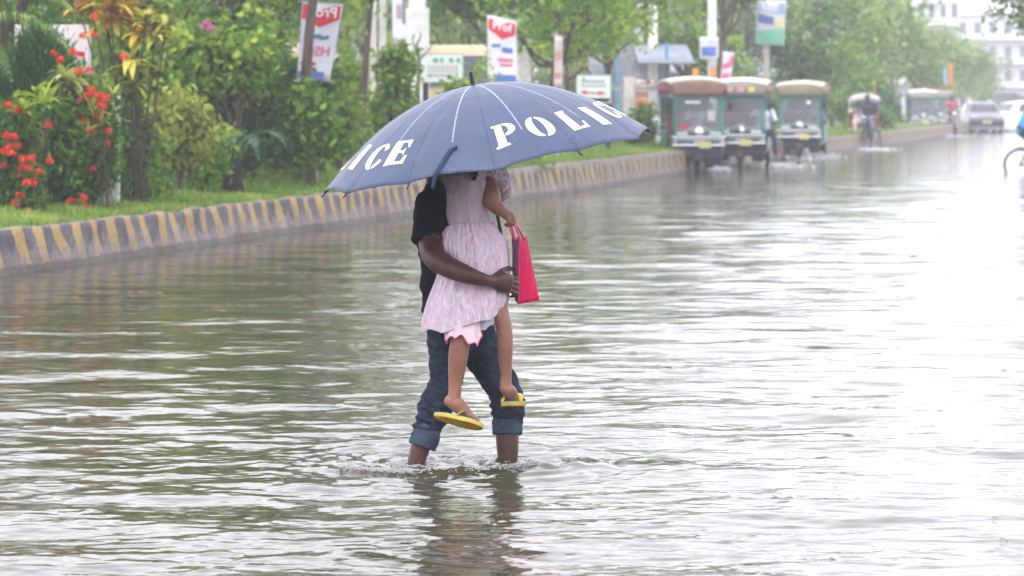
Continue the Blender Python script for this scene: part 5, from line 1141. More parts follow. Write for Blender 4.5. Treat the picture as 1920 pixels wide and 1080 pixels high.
def bag():
    t = thing('bag', 'bright pink cloth tote bag hanging from the child\'s hand', 'bag', F(985, 565, -.15))
    cols = [((959, 441, -.04), (965, 561, -.03)), ((973, 441, -.15), (972, 571, -.15)), ((987, 443, -.02), (1012, 563, .0)), ((973, 440, .07), (1004, 556, .1))]
    def side(i, j, nm, mt, bulge):
        mb = MB(); n = 12; rows = []
        for v_ in range(n + 1):
            row = []
            for u in range(n + 1):
                a, b_ = F(*cols[i][0]).lerp(F(*cols[i][1]), v_ / n), F(*cols[j][0]).lerp(F(*cols[j][1]), v_ / n)
                p = a.lerp(b_, u / n); nn = (b_ - a).cross(V((0, 0, 1))).normalized(); k = math.sin(PI * u / n) * math.sin(PI * min(1, v_ / n * 1.05)) * bulge
                p += nn * k + nn * .003 * math.sin(u * 1.1 + v_ * .7) * math.sin(PI * u / n); p.z -= .006 * math.sin(PI * u / n) * (1 - v_ / n) * 3; row.append(p)
            rows.append(row)
        mb.rings(rows, cap=False, closed=False); o = obj(nm, mb, mt, t, world=True); s = o.modifiers.new('t', 'SOLIDIFY'); s.thickness = .003; return o
    PK = mat('bag_pink', (.6, .004, .075), .7, spec=.15, var=.12, scale=9, bump=.3, bscale=120); PU = mat('bag_mauve', (.3, .13, .22), .6, var=.15, scale=12)
    side(1, 2, 'front_panel', PK, .012); side(0, 1, 'side_panel', PU, .01); side(2, 3, 'side_panel', PK, .008); side(3, 0, 'back_panel', PK, .008)
    obj('base', MB().prism([F(*c[1]) for c in cols], (0, 0, .003)), PK, t, world=True, smooth=False)
    for a, b_ in (((962, 450, -.17), (970, 446, -.24)), ((978, 446, -.19), (984, 448, -.12))): pass
    HM = mat('bag_handle', (.75, .12, .3), .5)
    obj('handle', MB().tube([F(966, 452, -.1), F(958, 432, -.15), F(956, 416, -.165), F(966, 424, -.165), F(976, 450, -.14)], [.005, .005, .0045, .005, .005], 8, sub=4), HM, t, world=True)
    obj('handle', MB().tube([F(966, 448, .02), F(960, 430, -.1), F(959, 417, -.165), F(972, 428, -.12), F(984, 452, -.02)], [.005, .005, .0045, .005, .005], 8, sub=4), HM, t, world=True)
bag()
# ------------------------------------------------------------------ small figures on the vehicles
def figure(label, loc, rz, J, shirt, pants, skin=None, group=None, hairm=None, bare_legs=False, parent=None):
    """J: joints in local metres, facing -y; one fused body, clothing as children"""
    t = thing('person', label, 'person', loc, rz, group); j = {k: V(v_) for k, v_ in J.items()}; b = MB(); lr = ('l', 'r')
    hip = (j['hl'] + j['hr']) / 2; sh = (j['sl'] + j['sr']) / 2; hd = j['head']; mid = hip.lerp(sh, .5)
    X = (j['sr'] - j['sl']).normalized()
    sk = skin or SKIN
    b.limb([(hip, .11, .14), (mid, .1, .13), (sh - V((0, 0, .07)), .1, .16), (sh, .06, .1)], ax=X)
    b.limb([(sh, .055, .055), (hd - V((0, 0, .09)), .05, .05)], ax=X, sub=2)
    b.ball(hd, (.078, .092, .112), 14, 10); b.ball(hd + V((0, -.03, -.06)), (.05, .055, .05), 10, 8); b.ball(hd + V((0, -.1, -.01)), (.014, .02, .024), 8, 6)
    for s in (-1, 1): b.ball(hd + V((s * .08, 0, -.01)), (.012, .02, .03), 8, 6)
    for s in lr:
        a, e, w_ = j['s' + s], j['e' + s], j['w' + s]; d = (w_ - e).normalized(); sd = 1 if s == 'l' else -1
        b.limb([(a, .048, .048), (a.lerp(e, .5), .042, .042), (e, .036, .036), (e.lerp(w_, .4), .034, .034), (w_, .024, .024), (w_ + d * .05, .034, .018), (w_ + d * .08, .03, .015)], ax=V((0, 0, 1)) if abs(d.z) < .8 else V((0, 1, 0)), n=12, sub=2)
        pr = d.cross(V((0, 0, 1))).normalized()
        for i in range(4): b.tube([w_ + d * .07 + pr * (.024 - .016 * i), w_ + d * .12 + pr * (.026 - .017 * i) - V((0, 0, .012)), w_ + d * .12 + pr * (.024 - .016 * i) - V((0, 0, .04))], [.009, .0085, .007], 6)
        b.tube([w_ + d * .03 + pr * .03 * sd, w_ + d * .07 + pr * .045 * sd, w_ + d * .1 + pr * .03 * sd - V((0, 0, .02))], [.01, .009, .008], 6)
        h_, k_, f_ = j['h' + s], j['k' + s], j['f' + s]
        b.limb([(h_, .075, .075), (h_.lerp(k_, .5), .065, .065), (k_, .05, .05), (k_.lerp(f_, .35), .05, .05), (f_, .033, .033)], ax=X, n=12, sub=2)
        fd = V(J.get('fd', (0, -1, 0))); b.limb([(f_ + V((0, 0, -.04)) - fd * .03, .032, .035), (f_ + V((0, 0, -.05)) + fd * .07, .03, .042), (f_ + V((0, 0, -.058)) + fd * .16, .016, .04)], ax=X, n=10, sub=2)
    fuse('body', b, sk, t, .012, 2, world=False)
    h = MB(); h.ball(hd + V((0, .018, .028)), (.086, .092, .1), 14, 10); obj('hair', h, HAIRM, t)
    s_ = MB(); s_.limb([(hip + V((0, 0, -.02)), .13, .16), (mid, .12, .15), (sh - V((0, 0, .07)), .12, .185), (sh + V((0, 0, .0)), .075, .13)], ax=X)
    for s in lr: s_.limb([(j['s' + s], .066, .066), (j['s' + s].lerp(j['e' + s], .7), .06, .06)], ax=V((0, 1, 0.1)), n=12, sub=2)
    wf = sumsin(4, .12, 10, .005); fuse('shirt', s_, shirt, t, .013, 2, world=False, wrinkle=wf)
    p = MB(); p.limb([(hip + V((0, 0, .04)), .12, .16), (hip - V((0, 0, .06)), .1, .15)], ax=X)
    for s in lr:
        h_, k_, f_ = j['h' + s], j['k' + s], j['f' + s]; en = f_.lerp(k_, .55 if bare_legs else .08)
        p.limb([(h_, .09, .09), (h_.lerp(k_, .5), .08, .08), (k_, .066, .066), (en, .056, .056)], ax=X, n=12, sub=2)
    fuse('trousers', p, pants, t, .013, 2, world=False, wrinkle=wf)
    return t
SIT = dict(head=(0, -.04, .66), sl=(-.19, 0, .44), sr=(.19, 0, .44), el=(-.25, -.2, .26), er=(.25, -.2, .26), wl=(-.17, -.42, .33), wr=(.17, -.42, .33), hl=(-.1, 0, 0), hr=(.1, 0, 0), kl=(-.13, -.42, .02), kr=(.13, -.42, .02), fl=(-.13, -.46, -.38), fr=(.13, -.46, -.38))
CL = lambda n, c: mat('cloth_' + n, c, .85, var=.2, scale=12)

# ------------------------------------------------------------------ electric three-wheelers
TEAL = mat('teal_paint', (.04, .2, .17), .35, coat=.3); SILV = mat('silver_trim', (.34, .35, .37), .4, metal=.5, var=.25, scale=9); BLK = mat('black_body', (.02, .022, .03), .5); RUB = mat('rubber', (.018, .018, .02), .8)
SEATM = mat('seat_red', (.3, .03, .03), .5); CHR = mat('chrome', (.7, .7, .72), .12, metal=1); PLATE = mat('plate_yellow', (.55, .5, .2), .5)
GLS = bpy.data.materials.new('windscreen'); GLS.use_nodes = True
_b = GLS.node_tree.nodes['Principled BSDF']; _b.inputs['Base Color'].default_value = (.2, .23, .26, 1); _b.inputs['Roughness'].default_value = .1; _b.inputs['Alpha'].default_value = .36
def wheel(parent, c, r, w_, rimm=None):
    wh = obj('wheel', MB().lathe([(.03, -w_ * .6), (.045, -w_ * .5), (.045, w_ * .5), (.03, w_ * .6)], c=c, ax='x', n=14), DARKM, parent)
    obj('tyre', MB().torus(c, r - w_ * .5, w_ * .5, 'x', 30, 10), RUB, wh)
    rm = MB().lathe([(r - w_ * 1.1, -w_ * .35), (r - w_ * .8, -w_ * .42), (r - w_ * .8, w_ * .42), (r - w_ * 1.1, w_ * .35)], c=c, ax='x', n=24, cap=False)
    for k in range(8):
        a = k * PI / 4; rm.box(V(c) + V((0, math.cos(a) * r * .4, math.sin(a) * r * .4)), (.015, .02, r * .75), rot=(-a + PI / 2 + PI / 2 * 0 - PI / 2 + 0, 0, 0) if False else (PI / 2 - a, 0, 0))
    obj('rim', rm, rimm or SILV, wh); return wh
def auto(label, loc, rz, roofm, visor, valm, group='electric rickshaws driving up the flooded road'):
    t = thing('electric_rickshaw', label, 'rickshaw', loc, rz, group); W = .52
    wheel(t, (0, .12, .15), .27, .085, mat('rim_yellow', (.6, .45, .05), .5)); wheel(t, (-.47, 2.1, .15), .27, .085); wheel(t, (.47, 2.1, .15), .27, .085)
    fk = MB()
    for s in (-1, 1): fk.tube([(s * .075, .12, .15), (s * .075, .16, .5), (s * .04, .2, .62)], .018, 8)
    obj('fork', fk, MATS['rim_yellow'], t)
    mg = MB(); rows = []
    for i in range(13):
        a = math.radians(20 + i * 12); rows.append([(x, .12 + math.cos(a) * (.32 - abs(x) * .2), .15 + math.sin(a) * (.32 - abs(x) * .2)) for x in (-.09, -.05, 0, .05, .09)])
    mg.rings(rows, cap=False, closed=False); o = obj('mudguard', mg, BLK, t); o.modifiers.new('t', 'SOLIDIFY').thickness = .008
    ch = MB().bbox((0, 1.25, .38), (1.0, 2.5, .08), .02); ch.bbox((0, .0, .42), (.96, .14, .28), .03)
    for s in (-1, 1): ch.bbox((s * .36, .05, .27), (.24, .12, .2), .03, ); ch.box((s * .35, 1.3, .32), (.06, 2.2, .08)); ch.box((s * .42, 2.1, .24), (.16, .5, .14))
    obj('chassis', ch, BLK, t, smooth=False)
    # front apron with slotted silver band and plate
    ap = MB().bbox((0, -.03, .63), (1.02, .12, .19), .02); obj('apron', ap, SILV, t)
    obj('grille', MB().bbox((-.26, -.092, .62), (.32, .012, .055), .004).bbox((.26, -.092, .62), (.32, .012, .055), .004), mat('grille_teal', (.02, .07, .07), .5), t)
    bm_ = MB().tube([(-.53, -.1, .715), (.53, -.1, .715)], .016, 8).tube([(-.53, -.1, .545), (.53, -.1, .545)], .016, 8); obj('bumper', bm_, CHR, t)
    obj('number_plate', MB().bbox((.12, -.125, .555), (.24, .012, .13), .004), PLATE, t)
    cw = MB().rings([[V((x, y, z)) for x, y in ((-.48, .06), (-.44, -.02), (.44, -.02), (.48, .06))] for z in (.72, .85)], closed=True); obj('cowl', cw, TEAL, t)
    em = MB()
    for s in (-1, 1):
        em.prism([V((0, -.075, .96)), V((s * .3, -.075, .83)), V((s * .3, -.075, .8)), V((0, -.075, .9))][::s], (0, .02, 0)); em.prism([V((0, -.078, .9)), V((s * .16, -.078, .83)), V((s * .14, -.078, .8)), V((0, -.078, .85))][::s], (0, .02, 0))
    obj('emblem', em, mat('emblem_metal', (.3, .31, .32), .35, metal=.5), t, smooth=False)
    hl = obj('headlight', MB().lathe([(.02, -.1), (.085, -.085), (.09, -.06), (.07, .02)], c=(0, -.02, .82), ax='y', n=18), CHR, t)
    for s in (-1, 1): obj('headlight', MB().bbox((s * .33, -.06, .775), (.22, .06, .075), .012), mat('lamp_glass', (.5, .52, .55), .1, coat=.5), t)
    # windscreen
    fr = MB(); c_ = [(-.46, .0, .85), (-.44, .06, 1.5), (.44, .06, 1.5), (.46, .0, .85)]
    P_, _ = crsub([V(q) for q in [c_[0], (-.455, .02, 1.1), (-.45, .055, 1.42), (-.4, .065, 1.5), (0, .065, 1.51), (.4, .065, 1.5), (.45, .055, 1.42), (.455, .02, 1.1), c_[3]]], [[0]] * 9, 4); fr.tube(P_, .028, 8); fr.tube([c_[0], c_[3]], .024, 8)
    wf_ = obj('windscreen_frame', fr, TEAL, t)
    obj('pane', MB().box((0, .035, 1.175), (.88, .006, .63), rot=(math.radians(-5), 0, 0)), GLS, wf_, smooth=False)
    obj('wiper', MB().tube([(.05, -.02, .87), (.2, .01, 1.15)], .006, 6), BLK, wf_)
    # pillars, side panels, seats
    for s in (-1, 1):
        pl = MB()
        for y in (.1, 1.0, 1.7, 2.5): pl.tube([(s * .5, y, .4), (s * .5, y, 1.66)], .016, 8)
        pl.tube([(s * .5, .0, 1.66), (s * .5, 2.55, 1.66)], .016, 8)
        pl.tube([(s * .5, .9, .95), (s * .5, 2.5, .95)], .013, 8); obj('pillar', pl, TEAL, t)
    for s in (-1, 1):
        obj('side_panel', MB().bbox((s * .5, 1.85, .62), (.03, 1.3, .44), .01), mat('panel_green', (.03, .17, .09), .45), t); obj('side_panel', MB().bbox((s * .48, .35, .52), (.03, .5, .26), .01), MATS['panel_green'], t)
        obj('mirror', MB().tube([(s * .47, .02, 1.2), (s * .6, -.06, 1.28)], .007, 6).bbox((s * .62, -.07, 1.32), (.09, .03, .15), .012), BLK, t)
    obj('rear_panel', MB().bbox((0, 2.5, .95), (1.0, .03, 1.1), .01), mat('panel_dark', (.03, .035, .04), .6), t)
    obj('seat', MB().bbox((0, .78, .68), (.7, .34, .12), .04), SEATM, t); obj('seat', MB().bbox((0, 1.25, .66), (.94, .36, .12), .04), SEATM, t); obj('seat', MB().bbox((0, 2.2, .66), (.94, .42, .12), .04), SEATM, t)
    obj('backrest', MB().bbox((0, 1.03, .95), (.94, .06, .4), .02), SEATM, t); obj('backrest', MB().bbox((0, 2.42, .95), (.94, .08, .44), .03), SEATM, t)
    obj('handlebar', MB().tube([(-.3, .42, .98), (-.12, .32, .94), (0, .28, .92), (.12, .32, .94), (.3, .42, .98)], .013, 8, sub=3).tube([(0, .2, .6), (0, .28, .92)], .022, 8), BLK, t)
    # roof
    rf = MB(); rows = []
    for i in range(14):
        y = -.16 + i * .21; zz = 1.80 + .05 * math.sin(PI * i / 13); rows.append([(x, y, zz + .07 * (1 - (x / .58) ** 2) - (.035 if abs(x) > .57 else 0) - (.03 if i in (0, 13) else 0) + .006 * math.sin(i * 2.1 + x * 9)) for x in (-.58, -.56, -.45, -.3, -.15, 0, .15, .3, .45, .56, .58)])
    rf.rings(rows, cap=False, closed=False); o = obj('roof', rf, roofm, t); o.modifiers.new('t', 'SOLIDIFY').thickness = .02
    vs = MB(); rows = []
    for v_ in range(6): rows.append([(x * (1 - .06 * v_ / 5), -.15 + .2 * v_ / 5 - .03 * math.sin(PI * v_ / 5), 1.80 - .27 * v_ / 5 + .06 * (1 - (x / .56) ** 2) * (1 - v_ / 5)) for x in np.linspace(-.56, .56, 15)])
    vs.rings(rows, cap=False, closed=False); o = obj('visor', vs, visor, t); o.modifiers.new('t', 'SOLIDIFY').thickness = .012
    for s in (-1, 1):
        vl = MB(); vl.rings([[(s * (.565 + .008 * math.sin(k * 1.7)), -.1 + k * .14, z) for k in range(19)] for z in (1.77, 1.68, 1.56 + 0)], cap=False, closed=False); o = obj('valance', vl, valm, t); o.modifiers.new('t', 'SOLIDIFY').thickness = .008
    return t
CREAM = mat('tarp_cream', (.62, .55, .42), .6, var=.15, scale=5); CREAMW = mat('tarp_white', (.72, .7, .64), .55, var=.1, scale=5); SALM = mat('tarp_salmon', (.58, .34, .29), .6, var=.15, scale=6); VRED = mat('valance_red', (.32, .05, .08), .7); VBR = mat('valance_brown', (.3, .19, .14), .7, var=.3, scale=12)
def gl(px, Y, z=0): return V((xat(px, Y), Y, z))
a1 = auto('red-fronted electric rickshaw with a white roof, nearest and leftmost of the row', gl(1309, 59.3), math.radians(2.5), CREAMW, SALM, VRED)
a2 = auto('cream-topped electric rickshaw half hidden beside the red-fronted one', gl(1388, 62.4), math.radians(-8), CREAMW, CREAMW, VBR)
a3 = auto('cream-topped electric rickshaw alone in the middle of the row, throwing up spray', gl(1499, 72.5), math.radians(-10), CREAM, CREAM, VBR)
for px_, z_, s_, mn in ((.26, 1.12, (.16, .2), 'lamp_glass'), (-.3, .9, (.22, .07), 'print_red'), (-.1, 1.4, (.3, .05), 'print_white')):
    obj('sticker', MB().bbox((px_, -.0 + (z_ - .85) * .09, z_), (s_[0], .006, s_[1]), .002), MATS[mn], a1)
for s_ in (-.22, .02, .24): obj('sticker', MB().bbox((s_, -.155, 1.66), (.13, .006, .1), .002), MATS['print_yellow' if s_ > .1 else 'print_salmon'], a2)
obj('sticker', MB().bbox((.22, .03, 1.38), (.09, .006, .08), .002), MATS['print_white'], a3)
a4 = auto('far hazy electric rickshaw with a white roof, left one of the distant pair', gl(1731, 118), math.radians(-4), CREAMW, CREAMW, VBR)
a5 = auto('far hazy electric rickshaw with a reddish roof, right one of the distant pair', gl(1762, 124), math.radians(8), mat('tarp_red', (.5, .18, .17), .6), CREAMW, VRED)
for a in (a1, a2, a3): a.scale = (1.04, 1.04, 1.04)
EX = ((a1, 'white', (.6, .6, .62), 'driver in a white shirt behind the windscreen of the red-fronted rickshaw'), (a3, 'grey', (.25, .27, .33), 'driver in grey behind the windscreen of the lone middle rickshaw'), (a4, 'grey', (.25, .27, .33), 'driver of the far hazy rickshaw with a white roof'))
for a, n_, c_, lb in EX:
    M_ = Matrix.Rotation(a.rotation_euler.z, 3, 'Z'); figure(lb, a.location + M_ @ V((.08, .72, .78)), a.rotation_euler.z, SIT, CL(n_, c_), CL('dark', (.04, .05, .08)))
# driver of the second rickshaw leaning out at its side
M_ = Matrix.Rotation(a2.rotation_euler.z, 3, 'Z'); J2 = dict(SIT); J2.update(kl=(.0, -.38, -.02), kr=(.24, -.34, -.04), fl=(.06, -.38, -.42), fr=(.3, -.3, -.46), er=(.3, -.1, .2), wr=(.26, -.3, .1))
figure('man in white shirt and dark trousers sitting out of the second rickshaw', a2.location + M_ @ V((.46, .5, .8)), a2.rotation_euler.z, J2, CL('white', (.6, .6, .62)), CL('navy', (.03, .04, .08)))
figure('passenger in blue inside the lone middle rickshaw at its open side', a3.location + Matrix.Rotation(a3.rotation_euler.z, 3, 'Z') @ V((.28, 1.28, .74)), a3.rotation_euler.z, SIT, CL('sky', (.15, .35, .6)), CL('dark', (.04, .05, .08)))

# ------------------------------------------------------------------ cycle rickshaw
def spoked(parent, c, r, ax='x', n=20):
    wh = obj('wheel', MB().lathe([(.012, -.05), (.03, -.04), (.03, .04), (.012, .05)], c=c, ax=ax, n=12), STEEL, parent)
    obj('tyre', MB().torus(c, r, .02, ax, 36, 8), RUB, wh); obj('rim', MB().torus(c, r - .026, .011, ax, 36, 6), SILV, wh)
    sp = MB(); c = V(c)
    for k in range(n):
        a = 2 * PI * k / n; o_ = .03 * (1 if k % 2 else -1); d = V((0, math.cos(a), math.sin(a))) if ax == 'x' else V((math.cos(a), 0, math.sin(a))); h = V((o_, 0, 0)) if ax == 'x' else V((0, o_, 0))
        sp.tube([c + h + d * .03, c + d * (r - .03)], .002, 4)
    obj('spokes', sp, STEEL, wh); return wh
def cyclerick():
    L0 = gl(1630, 87); t = thing('cycle_rickshaw', 'cycle rickshaw with a pale hood coming up the flooded road', 'rickshaw', L0)
    spoked(t, (0, 0, .2), .34); spoked(t, (-.46, 1.25, .2), .34); spoked(t, (.46, 1.25, .2), .34)
    f = MB(); f.tube([(0, 0, .2), (0, .1, .75), (0, .14, .95)], .018, 8); f.tube([(0, .12, .8), (0, .55, .35), (0, 1.25, .22)], .018, 8); f.tube([(0, .14, .85), (0, .62, .8), (0, .6, .35)], .016, 8); f.tube([(-.46, 1.25, .2), (.46, 1.25, .2)], .02, 8); f.tube([(0, .62, .8), (-.35, 1.1, .55), (-.38, 1.5, .5)], .016, 8); f.tube([(0, .62, .8), (.35, 1.1, .55), (.38, 1.5, .5)], .016, 8)
    obj('frame', f, DARKM, t); obj('handlebar', MB().tube([(-.27, .25, .98), (-.2, .14, 1.0), (0, .12, .97), (.2, .14, 1.0), (.27, .25, .98)], .012, 8, sub=3), CHR, t)
    obj('saddle', MB().limb([(V((0, .48, .86)), .05, .04), (V((0, .66, .87)), .1, .045)], ax=(0, 0, 1)), BLK, t)
    obj('seat', MB().bbox((0, 1.25, .72), (.84, .45, .12), .04), SEATM, t); obj('backrest', MB().bbox((0, 1.5, .98), (.84, .1, .45), .04), SEATM, t)
    for s in (-1, 1): obj('mudguard', MB().bbox((s * .46, 1.25, .6), (.1, .62, .03), .01), mat('guard_cream', (.5, .47, .42), .6), t)
    hd = MB(); rows = []
    for i in range(9):
        a = math.radians(-5 + i * 13); rows.append([V((x, 1.55 - .62 * math.sin(a) * (1 - .1 * abs(x)), .95 + .75 * math.cos(a * .8 - .55) * (1 - .14 * (x / .45) ** 2))) for x in np.linspace(-.45, .45, 11)])
    hd.rings(rows, cap=False, closed=False)
    for s in (-1, 1): hd.add([V((s * .45, 1.55, 1.0))] + [r[0 if s < 0 else -1] for r in rows], [(0, i + 1, i + 2) for i in range(8)])
    o = obj('hood', hd, mat('hood_white', (.4, .4, .42), .7), t); o.modifiers.new('t', 'SOLIDIFY').thickness = .012
    J = dict(head=(0, -.14, .62), sl=(-.2, -.08, .42), sr=(.2, -.08, .42), el=(-.3, -.2, .2), er=(.3, -.2, .2), wl=(-.27, -.34, .12), wr=(.27, -.34, .12), hl=(-.09, 0, 0), hr=(.09, 0, 0), kl=(-.13, -.36, -.14), kr=(.13, -.3, -.3), fl=(-.12, -.22, -.48), fr=(.12, -.12, -.66))
    figure('rickshaw puller in a dark shirt leaning over the handlebar of the cycle rickshaw', L0 + V((0, .58, .93)), 0, J, CL('ink', (.03, .04, .07)), CL('slate', (.1, .13, .2)))
    figure('passenger in pale clothes seated behind the cycle rickshaw puller', L0 + V((-.2, 1.28, .8)), 0, SIT, CL('cream', (.55, .5, .45)), CL('cream', (.55, .5, .45)))
cyclerick()
def bicycle():
    L0 = gl(1913, 59.5); t = thing('bicycle', 'bicycle with thin spoked wheels at the right edge of the picture', 'bicycle', L0)
    r = .33; spoked(t, (0, 0, .16), r, 'y'); spoked(t, (1.05, 0, .16), r, 'y'); f = MB(); bb = V((.44, 0, .16)); st = V((.28, 0, .72)); hd_ = V((.88, 0, .78))
    for a, b_ in (((0, .04, .16), bb), ((0, -.04, .16), bb), ((0, .04, .16), st), ((0, -.04, .16), st), (bb, st), (bb, hd_ - V((-.03, 0, .12))), (st, hd_), (hd_ + V((0, 0, .08)), (1.05, 0, .16))): f.tube([a, b_], .014, 8)
    obj('frame', f, DARKM, t); obj('handlebar', MB().tube([(.74, -.26, .9), (.86, -.2, .94), (.88, 0, .88), (.86, .2, .94), (.74, .26, .9)], .011, 8, sub=3), CHR, t)
    obj('saddle', MB().limb([(V((.16, 0, .8)), .09, .04), (V((.4, 0, .8)), .03, .03)], ax=(0, 0, 1)), BLK, t)
    ca = MB().tube([(0, -.05, .3), (-.08, -.05, .5), (.2, 0, .56)], .007, 6).box((.02, 0, .54), (.34, .14, .02)); obj('carrier', ca, STEEL, t)
    obj('chainring', MB().torus(bb, .085, .006, 'y', 24, 6), STEEL, t); obj('pedal', MB().tube([bb + V((0, -.05, 0)), bb + V((.1, -.06, -.13))], .009, 6).box(bb + V((.1, -.11, -.13)), (.09, .09, .02)), BLK, t)
    obj('pedal', MB().tube([bb + V((0, .05, 0)), bb + V((-.1, .06, .13))], .009, 6).box(bb + V((-.1, .11, .13)), (.09, .09, .02)), BLK, t)
    mg = MB(); mg.rings([[V((math.cos(a) * .37, y, .16 + math.sin(a) * .37)) for a in [math.radians(20 + i * 12) for i in range(7)]] for y in (-.02, .02)], cap=False, closed=False); obj('mudguard', mg, BLK, t).modifiers.new('t', 'SOLIDIFY').thickness = .004
    J = dict(head=(0, -.22, .62), sl=(-.19, -.16, .42), sr=(.19, -.16, .42), el=(-.24, -.36, .22), er=(.24, -.36, .22), wl=(-.22, -.55, .1), wr=(.22, -.55, .1), hl=(-.09, 0, 0), hr=(.09, 0, 0), kl=(-.11, -.34, -.1), kr=(.11, -.24, -.32), fl=(-.11, -.12, -.48), fr=(.11, -.26, -.72))
    figure('cyclist in a bright blue shirt cut off by the right edge of the picture', L0 + V((.04, 0, .88)), math.radians(90), J, CL('bright_blue', (.03, .3, .62)), CL('dark', (.04, .05, .08)))
bicycle()
# ------------------------------------------------------------------ far vehicles
def car(label, loc, rz, body, ln, wd, ht, kind='sedan', name='car', cat='car', group='far vehicles in the haze'):
    t = thing(name, label, cat, loc, rz, group); b = MB()
    pr = {'sedan': [(-.5, .08), (-.5, .5), (-.46, .58), (-.22, .66), (-.1, .95), (.12, 1.0), (.28, .95), (.42, .7), (.5, .64), (.5, .08)], 'van': [(-.5, .06), (-.5, .5), (-.46, .6), (-.4, .95), (-.3, 1.0), (.42, 1.0), (.49, .93), (.5, .06)]}[kind]
    rings = []
    for x in (-.5, -.47, -.3, 0, .3, .47, .5):
        k = 1 if abs(x) < .4 else .985 if abs(x) < .48 else .93
        rings.append([V((x * wd * (1 - .16 * max(0, z - .62) / .38), y * ln * k, (z * k) * ht)) for y, z in pr])
    b.rings(rings, closed=True); obj('body', b, body, t)
    gm = mat('car_glass', (.05, .06, .07), .08, coat=.5)
    if kind == 'sedan': q = [(-.4, -.225, .67), (.4, -.225, .67), (.34, -.12, .92), (-.34, -.12, .92)]
    else: q = [(-.42, -.475, .6), (.42, -.475, .6), (.38, -.41, .92), (-.38, -.41, .92)]
    obj('windscreen', MB().prism([V((x * wd, y * ln - .02, z * ht)) for x, y, z in q], (0, .02, .005)), gm, t, smooth=False)
    for s in (-1, 1):
        sd = MB(); y0, y1 = ((-.12, .3) if kind == 'sedan' else (-.36, .42)); sd.prism([V((s * (wd * .5 - .0), y0 * ln, .67 * ht)), V((s * wd * .5, y1 * ln, .67 * ht)), V((s * wd * .455, (y1 - .06) * ln, .91 * ht)), V((s * wd * .455, (y0 + .04) * ln, .91 * ht))], (s * .01, 0, 0)); obj('window', sd, gm, t, smooth=False)
        obj('headlight', MB().bbox((s * wd * .36, -.5 * ln, .5 * ht), (wd * .2, .06, ht * .09), .01), MATS['lamp_glass'], t)
        for y in (-.32, .32): wheel(t, (s * (wd * .5 - .1), y * ln, .2), .31, .18)
    obj('bumper', MB().bbox((0, -.5 * ln, .3 * ht), (wd * .98, .14, ht * .16), .03), BLK, t); obj('number_plate', MB().bbox((0, -.5 * ln - .08, .32 * ht), (.45, .02, .12), .004), PLATE, t)
car('hazy grey sedan facing the camera at the far end of the road', gl(1841, 134), math.radians(-3), mat('car_silver', (.22, .23, .26), .35, metal=.3, coat=.2), 4.2, 1.62, 1.38)
car('white car behind the cyclist at the right edge, turned sideways', gl(1906, 136), math.radians(-62), mat('car_white', (.75, .75, .76), .3, coat=.5), 4.2, 1.65, 1.42)
car('dark hazy minibus behind the white car', gl(1882, 178), math.radians(-5), mat('bus_dark', (.1, .11, .15), .4), 5, 1.8, 2.0, 'van', 'minibus', 'minibus')
car('parked van with a pinkish white roof behind the large green shrub', gl(506, 64), math.radians(80), mat('van_pink', (.6, .42, .4), .5), 3.6, 1.7, 2.75, 'van', 'van', 'van', 'vans parked across the far lane')
car('parked van with a pale yellow roof behind the signboard with the black arrow', gl(852, 66), math.radians(80), mat('van_cream', (.62, .5, .34), .5), 3.8, 1.7, 2.75, 'van', 'van', 'van', 'vans parked across the far lane')
def moto():
    L0 = gl(1786, 122); t = thing('motorcycle', 'far hazy red motorcycle right of the distant rickshaw pair', 'motorcycle', L0)
    wheel(t, (0, -.62, .2), .3, .09); wheel(t, (0, .62, .2), .3, .11)
    obj('body', MB().limb([(V((0, -.35, .75)), .13, .16), (V((0, 0, .72)), .14, .15), (V((0, .5, .7)), .1, .1)], ax=(0, 0, 1)), mat('moto_red', (.5, .04, .05), .35), t)
    obj('fork', MB().tube([(-.06, -.62, .2), (-.08, -.42, .95)], .02, 8).tube([(.06, -.62, .2), (.08, -.42, .95)], .02, 8), CHR, t); obj('handlebar', MB().tube([(-.34, -.3, 1.0), (0, -.42, .96), (.34, -.3, 1.0)], .014, 8), BLK, t)
    obj('headlight', MB().lathe([(.02, -.08), (.09, -.06), (.07, .05)], c=(0, -.5, .88), ax='y', n=14), CHR, t); obj('engine', MB().bbox((0, 0, .42), (.28, .42, .36), .05), BLK, t); obj('seat', MB().bbox((0, .35, .86), (.26, .7, .08), .03), BLK, t)
    figure('motorcyclist in dark clothes on the far red motorcycle', L0 + V((0, .2, .92)), 0, SIT, CL('red', (.4, .08, .08)), CL('dark', (.04, .05, .08)))
moto()
# small coloured signs seen through the haze
for i, (px, py0, py1, Y, c, lb) in enumerate([(1637, 150, 176, 100, 'print_yellow', 'small yellow sign with a red end above the cycle rickshaw hood'), (1783, 118, 160, 128, 'tag_orange', 'small orange upright sign above the far rickshaws'), (1772, 128, 158, 127, 'print_sky', 'pale blue upright sign left of the orange one above the far rickshaws')]):
    b = V((xat(px, Y), Y, .4)); t = thing('street_sign', lb, 'sign', b); a0, a1_ = at(px, py1, Y) - b, at(px, py0, Y) - b
    obj('panel', MB().box((a0 + a1_) / 2, (.18, .04, a1_.z - a0.z)), MATS[c], t, smooth=False); obj('pole', MB().tube([(0, .05, -.2), (0, .05, a1_.z)], .03, 8), STEEL, t)
